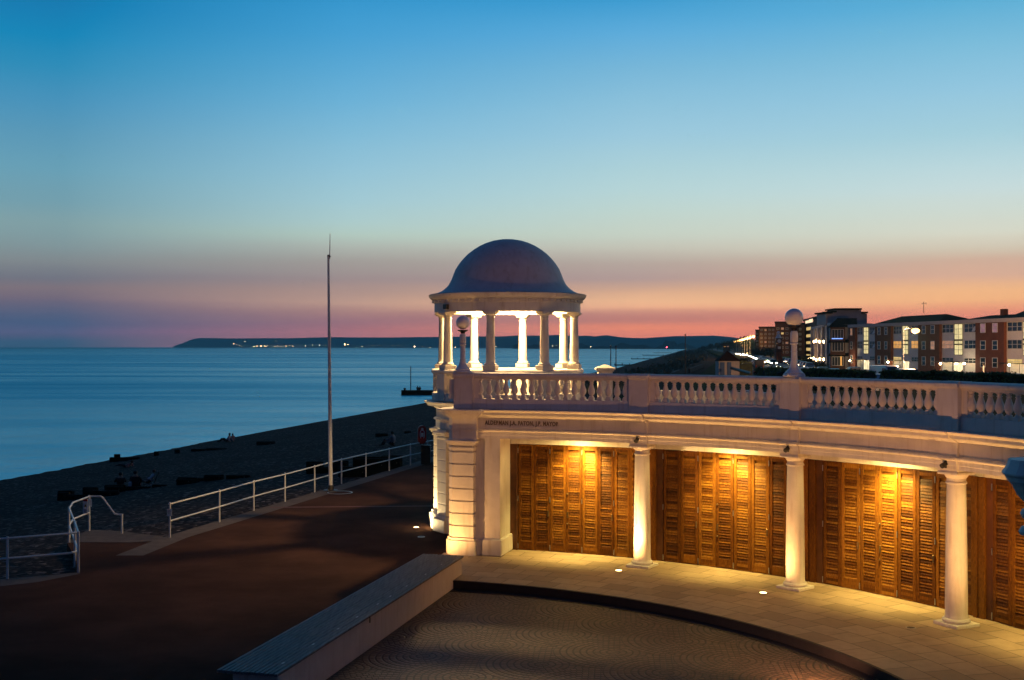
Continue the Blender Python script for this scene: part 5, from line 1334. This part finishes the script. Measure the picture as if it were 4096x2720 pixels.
# ------------------------------------------------------------------ hedges and trees
def leaves(mb, n, fn, size):
    for _ in range(n):
        c = fn(); s = size*random.uniform(.6, 1.4)
        a = Vector((random.gauss(0,1), random.gauss(0,1), random.gauss(0,1))).normalized(); b = a.orthogonal().normalized(); c2 = a.cross(b)
        mb.add([c + b*s, c + c2*s*.6, c - b*s, c - c2*s*.6], [(0,1,2,3)])
def hedge(x0, y0, x1, y1, w, z0, z1, n, label, size=.13):
    a = Vector((x0,y0,0)); b = Vector((x1,y1,0)); t = (b-a).normalized(); nn = Vector((-t.y,t.x,0)); L = (b-a).length
    h_ = thing('hedge', label, 'hedge', (x0, y0, z0))
    core = MB(); K = max(6, int(L/1.2)); vs = []
    for i in range(K+1):
        c = a + t*(L*i/K); top = z1 - .12 + random.uniform(-.08,.06)
        for (o_, z) in ((-w/2,z0-.4),(-w/2*.95,top-.15),(-w*.3,top),(w*.3,top),(w/2*.95,top-.15),(w/2,z0-.4)): vs.append(c + nn*(o_*random.uniform(.9,1.05)) + Vector((0,0,z)))
    core.add(vs, [(6*i+k, 6*i+6+k, 6*i+7+k, 6*i+1+k) for i in range(K) for k in range(5)] + [tuple(range(6)), tuple(range(6*K,6*K+6))])
    core.build('inner_growth', M['leaf2'], h_, 0)
    mb = MB()
    def f():
        u = random.random()*L; r_ = random.random()
        if r_ < .55: return a + t*u + nn*random.uniform(-w/2,w/2) + Vector((0,0,z1 - .15 + abs(random.gauss(0,.10)) + .05*math.sin(u*1.3)))
        return a + t*u + nn*(random.choice((-1,1))*w/2*random.uniform(.9,1.12)) + Vector((0,0,random.uniform(z0,z1)))
    leaves(mb, n, f, size)
    mb.build('foliage', M['leaf'], h_, 0, fix=False)
p = lambda px, py, d: dp(px, py, d)
def hedge_px(xa, ya, da, xb, yb, db, hh, n, label, w=1.4):
    a, b = p(xa, ya, da), p(xb, yb, db); zt = (a.z+b.z)/2
    hedge(a.x, a.y, b.x, b.y, w, zt-hh, zt, n, label)
hedge_px(3222,1481,108, 3478,1484,100, 1.9, 4200, 'clipped dark hedge behind the balustrade, left of the headlight gap')
hedge_px(3540,1489,98, 4230,1499,84, 2.0, 9000, 'longest clipped hedge behind the balustrade, before the flats')
hedge_px(3072,1474,122, 3160,1478,114, 1.9, 2600, 'dark bushy hedge left of the globe lamp post', 2.6)
hedge_px(2962,1436,200, 2985,1462,180, 1.6, 900, 'dark hedge right of the pyramid roofed shelter', 2)
def tree(x, y, z0, hh, wd, label, n=1800, trunk=.35, group='trees along the seafront'):
    tr = thing('tree', label, 'tree', (x, y, z0), group)
    mb = MB(); mb.tube([(x,y,z0-.3),(x+.02*hh,y,z0+hh*.25),(x-.01*hh,y,z0+hh*.6)], [trunk, trunk*.7, trunk*.25], 8)
    cl = []
    for k in range(9):
        a = random.random()*2*PI; r_ = wd*.34*random.random()**.5; cz = z0 + hh*random.uniform(.35,.82); c = Vector((x + r_*math.cos(a), y + r_*math.sin(a), cz)); cl.append((c, wd*random.uniform(.16,.27)))
        mb.tube([(x,y,z0+hh*.3), c], [trunk*.35, trunk*.1], 6)
    mb.build('trunk', M['bark'], tr, 40)
    lf_ = MB()
    def f():
        c, r_ = random.choice(cl); v = Vector((random.gauss(0,1),random.gauss(0,1),random.gauss(0,.8))).normalized(); return c + v*r_*random.random()**.35*Vector((1,1,.8)).length/1.6
    leaves(lf_, n, f, wd*.035)
    lf_.build('crown', M['leaf2'], tr, 0, fix=False)
trees = [(2822,1384,1500,9),(2848,1371,1400,11),(2870,1373,1350,11),(2898,1366,1250,13),(2918,1360,1150,13),(2936,1360,1050,12),(2800,1392,1650,8),(2955,1350,1000,15),(2980,1346,900,14),(3005,1352,850,13)]
TLAB = 'dark tree in the wood at the far end of the seafront'
for i, (px, yt, d, w) in enumerate(trees):
    q = p(px, yt, d); tree(q.x, d, 1.0, q.z-1.0, w*1.3, TLAB if i < 8 else ['tall dark tree beside the far street lamps', 'dark tree just left of the lowest dark flats'][i-8], 900, .5, 'trees in the far wood' if i < 8 else None)
for px, yt, d, w, lab in ((3025,1400,420,6,'small dark tree under the nearest street lamp'),(3050,1392,470,8,'dark bushy tree below the lower dark flats'),(3080,1392,470,9,'dark bushy tree left of the clock tower'),(3225,1425,300,5,'dark bush below the stack of lit rooms'),(3250,1445,255,4,'low bush before the pilastered block'),(3285,1455,240,4,'low wide bush at the foot of the pilastered block'),(2896,1405,230,3,'small round tree behind the left side of the shelter'),(2975,1420,230,4,'small tree behind the right side of the shelter')):
    q = p(px, yt, d); tree(q.x, d, 1.2, q.z-1.2, w, lab, 900, .18, None)

# ------------------------------------------------------------------ street lamps
def street_lamp(px, py, d, label, group, base_z=1.4, lamp=True):
    hd = dp(px, py, d); bx = hd.x - 1.6*math.copysign(1, 1); 
    s = thing('street_lamp', label, 'street lamp', (bx, d, base_z), group)
    H = hd.z - base_z
    MB().tube([(bx,d,base_z),(bx,d,base_z+1.2),(bx,d,base_z+1.25),(bx,d,hd.z+.1)], [.11,.11,.08,.055], 8).build('pole', M['railpaint'], s, 40)
    MB().tube([(bx,d,hd.z+.05),(bx+.5,d,hd.z+.38),(bx+1.1,d,hd.z+.36),(bx+1.5,d,hd.z+.2)], .04, 6).build('arm', M['railpaint'], s, 60)
    MB().lathe([(.12,.24),(.3,.12),(.34,.05)], 12, tuple(hd), caps=False).build('hood', M['darkmetal'], s, 40)
    k = max(1.0, d/420)
    MB().ball(tuple(hd), .55*k, 12, .6).build('lantern', M['street_lit'] , s, 60)
    return hd
SL = []
for i in range(13):
    d = 500*(1.105**i); f = math.log(d/500)/math.log(1725/500)
    px = 2048 + F*((105 + (d-500)*.181)/d); z = 10.5
    py = HY - (z - CAMZ)*F/d
    hd = street_lamp(px, py, d, 'nearest and highest of the row of lit street lamps on the seafront' if i == 0 else 'lit street lamp in the receding row along the seafront', 'row of street lamps along the seafront')
    if i < 7: SL.append(hd)
for hd in SL: pointl('street_light', hd - Vector((0,0,.5)), 11000, (1, .50, .14), .3)
hd = street_lamp(3662, 1323, 150, 'tall street lamp with an orange glare before the flats', None, 1.3)
pointl('street_light', hd - Vector((0,-.6,.5)), 20000, (1, .52, .22), .25)

hd = street_lamp(4330, 1318, 150, 'unseen street lamp added to light the pale bays of the flats', None, 1.3)  # added lamp out of view, brightens the pale bays
pointl('street_light', hd - Vector((0,-.6,.5)), 12000, (1, .52, .22), .25)
# low scrub on the shingle bank and groynes running into the water, far right
def scrub():
    mb = MB()
    for _ in range(420):
        d = 150*(10**(random.random()*1.0)); s_ = random.uniform(-13, -.3) if d < 700 else random.uniform(-22, 3)
        c = Vector((edge(d)+s_, d, beach_z(edge(d)+s_, d))); r_ = random.uniform(.5, 1.5)*(1 + d/700)
        for k in range(26):
            v = Vector((random.gauss(0,1), random.gauss(0,1.5), abs(random.gauss(0,.45)))); q = c + v*r_*.6; w = r_*.22
            a = Vector((random.gauss(0,1), random.gauss(0,1), random.gauss(0,1))).normalized(); b = a.orthogonal().normalized()
            mb.add([q + a*w, q + b*w, q - a*w, q - b*w], [(0,1,2,3)])
    tag(mb.build('beach_scrub', M['leaf2'], None, 0, fix=False), kind='stuff')
scrub()
for i, (px, py, L_) in enumerate(((2500,1462,16),(2560,1437,20),(2600,1422,24),(2640,1412,28))):
    q = gp(px, py, SEAZ); g = thing('groyne', ['nearest timber groyne running from the shingle into the water, right of the thin masts', 'second timber groyne along the far shingle', 'third timber groyne along the far shingle', 'farthest timber groyne along the shingle'][i], 'groyne', tuple(q), 'groynes along the far shingle')
    m_ = Matrix.Translation(q) @ Matrix.Rotation(R(10),4,'Z')
    MB().box(-L_*.35, L_*.65, -.15, .15, -2, .55, m_).build('planking', M['timber'], g, 0)
    for k in range(5): x = -L_*.35 + L_*k/4; MB().box(x-.2, x+.2, -.4, -.16, -2, 1.1 + .15*(k % 2), m_).build('post', M['timber'], g, 0)

# ------------------------------------------------------------------ vehicles
def car_proto(kind):
    e = bpy.data.objects.new('parked_' + kind, None); COL.objects.link(e)
    prof = {'car': [(-2.05,.32),(-2.1,.62),(-1.98,.86),(-1.5,.93),(-.95,1.38),(-.4,1.46),(.55,1.44),(.95,1.2),(1.25,.93),(1.95,.80),(2.12,.6),(2.1,.30)],
            'van': [(-2.6,.35),(-2.62,2.1),(-2.5,2.28),(1.15,2.30),(1.5,2.15),(2.0,1.25),(2.55,1.05),(2.65,.7),(2.62,.35)]}[kind]
    bm = bmesh.new(); n = len(prof)
    w = .86 if kind == 'car' else .97
    vs = []
    for y, q in ((-w,0),(-w*.6,1),(w*.6,1),(w,0)):
        row = []
        for (x, z) in prof:
            yy = y
            if z > 1.0 and not q: yy = y*(.80 if kind == 'car' else .93)
            row.append(bm.verts.new((x, yy, z + (.03 if q and z > .9 else 0))))
        vs.append(row)
    for r_ in range(3):
        for i in range(n): bm.faces.new((vs[r_][i], vs[r_][(i+1) % n], vs[r_+1][(i+1) % n], vs[r_+1][i]))
    bm.faces.new(vs[0][::-1]); bm.faces.new(vs[3]); bmesh.ops.recalc_face_normals(bm, faces=bm.faces[:])
    bmesh.ops.bevel(bm, geom=bm.edges[:], offset=.05, segments=2, affect='EDGES', profile=.6)
    me = bpy.data.meshes.new('body'); bm.to_mesh(me); bm.free(); me.polygons.foreach_set('use_smooth', [True]*len(me.polygons)); me.set_sharp_from_angle(angle=R(50))
    me.materials.append(M['paint0']); o = bpy.data.objects.new('body', me); COL.objects.link(o); o.parent = e
    mb = MB()
    if kind == 'car':
        for s in (-1,1):
            mb.add([(-1.3,s*.80,.98),(1.05,s*.80,.98),(.62,s*.715,1.36),(-.85,s*.715,1.36)], [(0,1,2,3)])
        mb.add([(1.13,-.62,1.03),(1.13,.62,1.03),(.70,.56,1.40),(.70,-.56,1.40)], [(0,1,2,3)]); mb.add([(-1.50,-.62,1.0),(-1.50,.62,1.0),(-1.03,.56,1.385),(-1.03,-.56,1.385)], [(0,1,2,3)])
    else:
        mb.add([(2.02,-.8,1.30),(2.02,.8,1.30),(1.56,.74,2.12),(1.56,-.74,2.12)], [(0,1,2,3)])
        for s in (-1,1): mb.add([(.6,s*.975,1.3),(1.8,s*.975,1.3),(1.4,s*.93,2.0),(.6,s*.93,2.0)], [(0,1,2,3)])
    mb.build('window', M['pane'], e, 0)
    xs = (-1.25, 1.3) if kind == 'car' else (-1.6, 1.7)
    wh = None
    for x in xs:
        for s in (-1, 1):
            if wh is None:
                wh = MB().lathe([(.001,-.10),(.20,-.10),(.30,-.10),(.32,-.07),(.32,.07),(.30,.10),(.001,.10)], 18, (0,0,0), caps=False).build('wheel', M['black'], e, 40); o = wh
            else: o = wh.copy(); COL.objects.link(o)
            o.location = (x, s*w*.90, .32); o.rotation_euler = (R(90),0,0)
    xf = 2.09 if kind == 'car' else 2.62; xb = -2.08 if kind == 'car' else -2.62
    for s in (-1, 1):
        MB().cham(xf-.05,xf+.035,s*.62-.15,s*.62+.15,.58,.72,.02).build('headlight', M['globe'], e, 0)
        MB().cham(xb-.03,xb+.05,s*.66-.1,s*.66+.1,.62 if kind == 'car' else .8,.80 if kind == 'car' else 1.2,.02).build('taillight', M['red'], e, 0)
    return e
for i, c in enumerate([(.02,.025,.03),(.09,.10,.11),(.35,.36,.38),(.02,.05,.16),(.12,.02,.02),(.5,.5,.5),(.03,.08,.09)]):
    m_, t_, b_ = material('car paint'); b_.inputs['Base Color'].default_value = c4(c); b_.inputs['Roughness'].default_value = .25; b_.inputs['Metallic'].default_value = .3; M['paint%d' % i] = m_
carP = car_proto('car'); vanP = car_proto('van')
used = {'car': False, 'van': False}
def vehicle(kind, pos, rz, paint, label, group=None, head=None, tail=None, sc=1.0):
    src = carP if kind == 'car' else vanP
    o = copy_tree(src); o.location = pos; o.rotation_euler = (0,0,rz); o.scale = (sc,)*3
    tag(o, label, 'car' if kind == 'car' else 'van', group)
    for c in o.children:
        if c.name.startswith('body'): override(c, M['paint%d' % paint])
        if head and c.name.startswith('headlight'): override(c, head)
        if tail and c.name.startswith('taillight'): override(c, tail)
    return o
def along(d, s): return Vector((edge(d)+s, d, land_z(0, d)+.012))
RZ = math.atan2(1, .17)
lanes = [(286+9.2*i*(1+.025*i), (24.4, 22.9)[i % 2] - .0075*i*i) for i in range(24)]
for i, (d, s) in enumerate(lanes):
    vehicle('car', along(d, s), RZ+PI, (0,1,5,2,0,3,1,2)[i % 8], 'nearest car of the queue driving this way with dazzling headlights' if i == 0 else 'car in the queue driving this way with dazzling headlights', 'cars driving along the seafront road', M['head'])
for d in (300, 360, 440): pointl('headlight_beam', along(d-6, 23.2) + Vector((0,0,1.0)), 900, (1, .72, .36), .3)
for i, d in enumerate((228,236,245,255,266,279,294,312,332)):
    vehicle('car', along(d, 29.8 - .1*i), RZ+PI, (1,0,2,6,0,1,3,5,0)[i], 'nearest car of the row parked along the right kerb of the seafront road' if i == 0 else 'car in the row parked along the right kerb of the seafront road', 'cars parked along the right kerb', M['head_glint'] if i % 2 else None)
for i, d in enumerate((262,274,287,301)):
    vehicle('car', along(d, 19.9), RZ, (0,1,2,0)[i], 'car in the short row parked along the left kerb of the seafront road', 'cars parked along the left kerb', None, None)
vehicle('van', along(218, 19.6), RZ, 1, 'grey van parked on the left kerb, behind the shelter')
def park(px, yroof, d, rz, paint, label, kind='car', hgt=1.47, **k):
    d = (CAMZ - 1.312 - (2.3 if kind == 'van' else 1.47)*k.get('sc', 1))*F/(yroof - HY)
    q = dp(px, yroof, d); z = land_z(0, d) + .012
    return vehicle(kind, Vector((q.x, d, z)), rz, paint, label, **k)
park(3072,1468,150, R(15), 0, 'dark car parked behind the left end of the dark bushy hedge', head=M['head_glint'])
park(3135,1470,150, R(8), 1, 'grey car beside two bright headlights, left of the globe lamp', head=None)
park(3148,1468,163, R(250), 0, 'car with two dazzling white headlights facing this way, left of the globe lamp', head=M['head'])
park(3216,1470,152, R(82), 2, 'silver car just right of the globe lamp post')
park(3252,1470,156, R(-98), 0, 'dark car with a small glint, second right of the globe lamp post', head=M['head_glint'])
park(3290,1468,150, R(-95), 6, 'large teal car third right of the globe lamp post', head=M['head_glint'], sc=1.08)
park(3335,1474,154, R(84), 6, 'low teal car fourth right of the globe lamp post')
park(3418,1468,142, R(-92), 1, 'estate car under the leftmost bright entrance lamp', sc=1.12)
park(3478,1480,139, R(-96), 0, 'low dark car left of the white van')
park(3545,1462,140, R(-78), 5, 'white van parked before the flats', 'van', head=M['head_glint'])
park(3615,1476,134, R(98), 1, 'grey van with a roof rack right of the white van', 'van', sc=.84)
park(3502,1496,128, R(-100), 5, 'white car with blazing headlights in the gap of the hedge', head=M['head'])
park(3700,1490,128, R(-97), 0, 'dark car before the brick bay left of a lit entrance')
park(3800,1489,126, R(-93), 0, 'dark car whose roof shows over the hedge below a lit entrance')
park(3893,1491,123, R(-95), 4, 'dark red car with a glinting lamp over the hedge', head=M['head_glint'])
park(3938,1491,126, R(86), 3, 'blue car over the hedge before the second brick bay', sc=1.05)
park(4018,1492,122, R(-94), 1, 'grey car over the hedge before the last pale bay')
park(4062,1494,119, R(88), 2, 'rightmost silver car over the hedge', head=None)
for root in (carP, vanP):
    for c in list(root.children): bpy.data.objects.remove(c)
    bpy.data.objects.remove(root)
bo = thing('bollard', 'slim white post with a dark head before the second brick bay', 'bollard', tuple(dp(3935,1490,150)))
q = dp(3935,1490,150); MB().tube([(q.x,150,1.3),(q.x,150,dp(0,1462,150).z)], .10, 8).build('post', M['white'], bo, 60); MB().ball((q.x,150,dp(0,1458,150).z), .17, 10).build('head', M['darkmetal'], bo, 60)

# ------------------------------------------------------------------ ornate stone pedestal cut by the right edge
ud = 12.0; ux = (4148 - CX0)/F*ud; uz = lambda y: CAMZ - (y-HY)*ud/F
ur = lambda px: (4148-px)/F*ud
ped = thing('stone_pedestal', 'tall moulded stone pedestal cut off by the right edge of the photo', 'pedestal', (ux, ud, CZ))
k = 1.0
MB().lathe([(ur(4096)*2.0,uz(1838)),(ur(4032),uz(1868)),(ur(4016),uz(1893)),(ur(4018),uz(1900)),(ur(4030),uz(1908)),(ur(4036),uz(1925)),(ur(4050),uz(1938)),(ur(4060),uz(1955)),(ur(4075),uz(1985)),(ur(4100),uz(2010)),(ur(4112),uz(2030))], 12, (ux,ud,0)).build('cap', M['stucco'], ped, 20)
MB().lathe([(ur(4112),uz(2031)),(ur(4092),uz(2040)),(ur(4085),uz(2056)),(ur(4092),uz(2072)),(ur(4110),uz(2085)),(ur(4112),uz(2100)),(ur(4090),uz(2110)),(ur(4080),uz(2128)),(ur(4084),uz(2140)),(ur(4110),uz(2142)),(ur(4114),uz(2300)),(ur(4110),CZ)], 24, (ux,ud,0)).build('shaft', M['stucco'], ped, 40)

# ------------------------------------------------------------------ floodlights of the building the photo was taken from
fx = Vector((9.0, -6.0, 9.5))
fo = thing('floodlight', 'floodlight on the building behind the camera', 'floodlight', tuple(fx))
MB().cham(fx.x-.2,fx.x+.2,fx.y-.1,fx.y+.1,fx.z-.15,fx.z+.15,.02).build('housing', M['darkmetal'], fo, 0)
spot('terrace_flood', fx + Vector((-.3,.3,0)), (0, 38, 7.5), 2600, (1, .42, .30), R(24), .9, .25)
cf_ = Vector((5.6, 20.3, CZ))
co = thing('court_floodlight', 'floodlight standing on the cobbles of the court', 'floodlight', tuple(cf_))
MB().cham(cf_.x-.16,cf_.x+.16,cf_.y-.10,cf_.y+.10,CZ+.05,CZ+.25,.02).build('housing', M['darkmetal'], co, 0)
spot('court_flood', cf_ + Vector((0,.15,.28)), P(15.4, 50, 4.4), 900, (1, .42, .16), R(118), .7, .12)

# ------------------------------------------------------------------ evening air
if HAZE:
    hz = tag(MB().box(-14000, 14000, -250, 13000, -9, 150).build('haze', M['white'], None, 0), kind='stuff')
    hm = bpy.data.materials.new('evening haze'); hm.use_nodes = True; nt = hm.node_tree; nt.nodes.remove(nt.nodes['Principled BSDF'])
    pv = nt.nodes.new('ShaderNodeVolumePrincipled'); pv.inputs['Color'].default_value = (.42, .93, 1.0, 1); pv.inputs['Density'].default_value = HAZE
    nt.links.new(pv.outputs[0], nt.nodes['Material Output'].inputs['Volume']); hz.data.materials.clear(); hz.data.materials.append(hm)

# ------------------------------------------------------------------ render settings
vs_ = scene.view_settings; vs_.view_transform = 'Standard'; vs_.look = 'None'; vs_.exposure = 0; vs_.gamma = 1; vs_.use_curve_mapping = False
scene.render.engine = 'CYCLES'
cy = scene.cycles; cy.use_denoising = True; cy.max_bounces = 6; cy.diffuse_bounces = 3; cy.glossy_bounces = 3; cy.transmission_bounces = 2; cy.volume_bounces = 0
cy.sample_clamp_indirect = 4; cy.caustics_reflective = False; cy.caustics_refractive = False
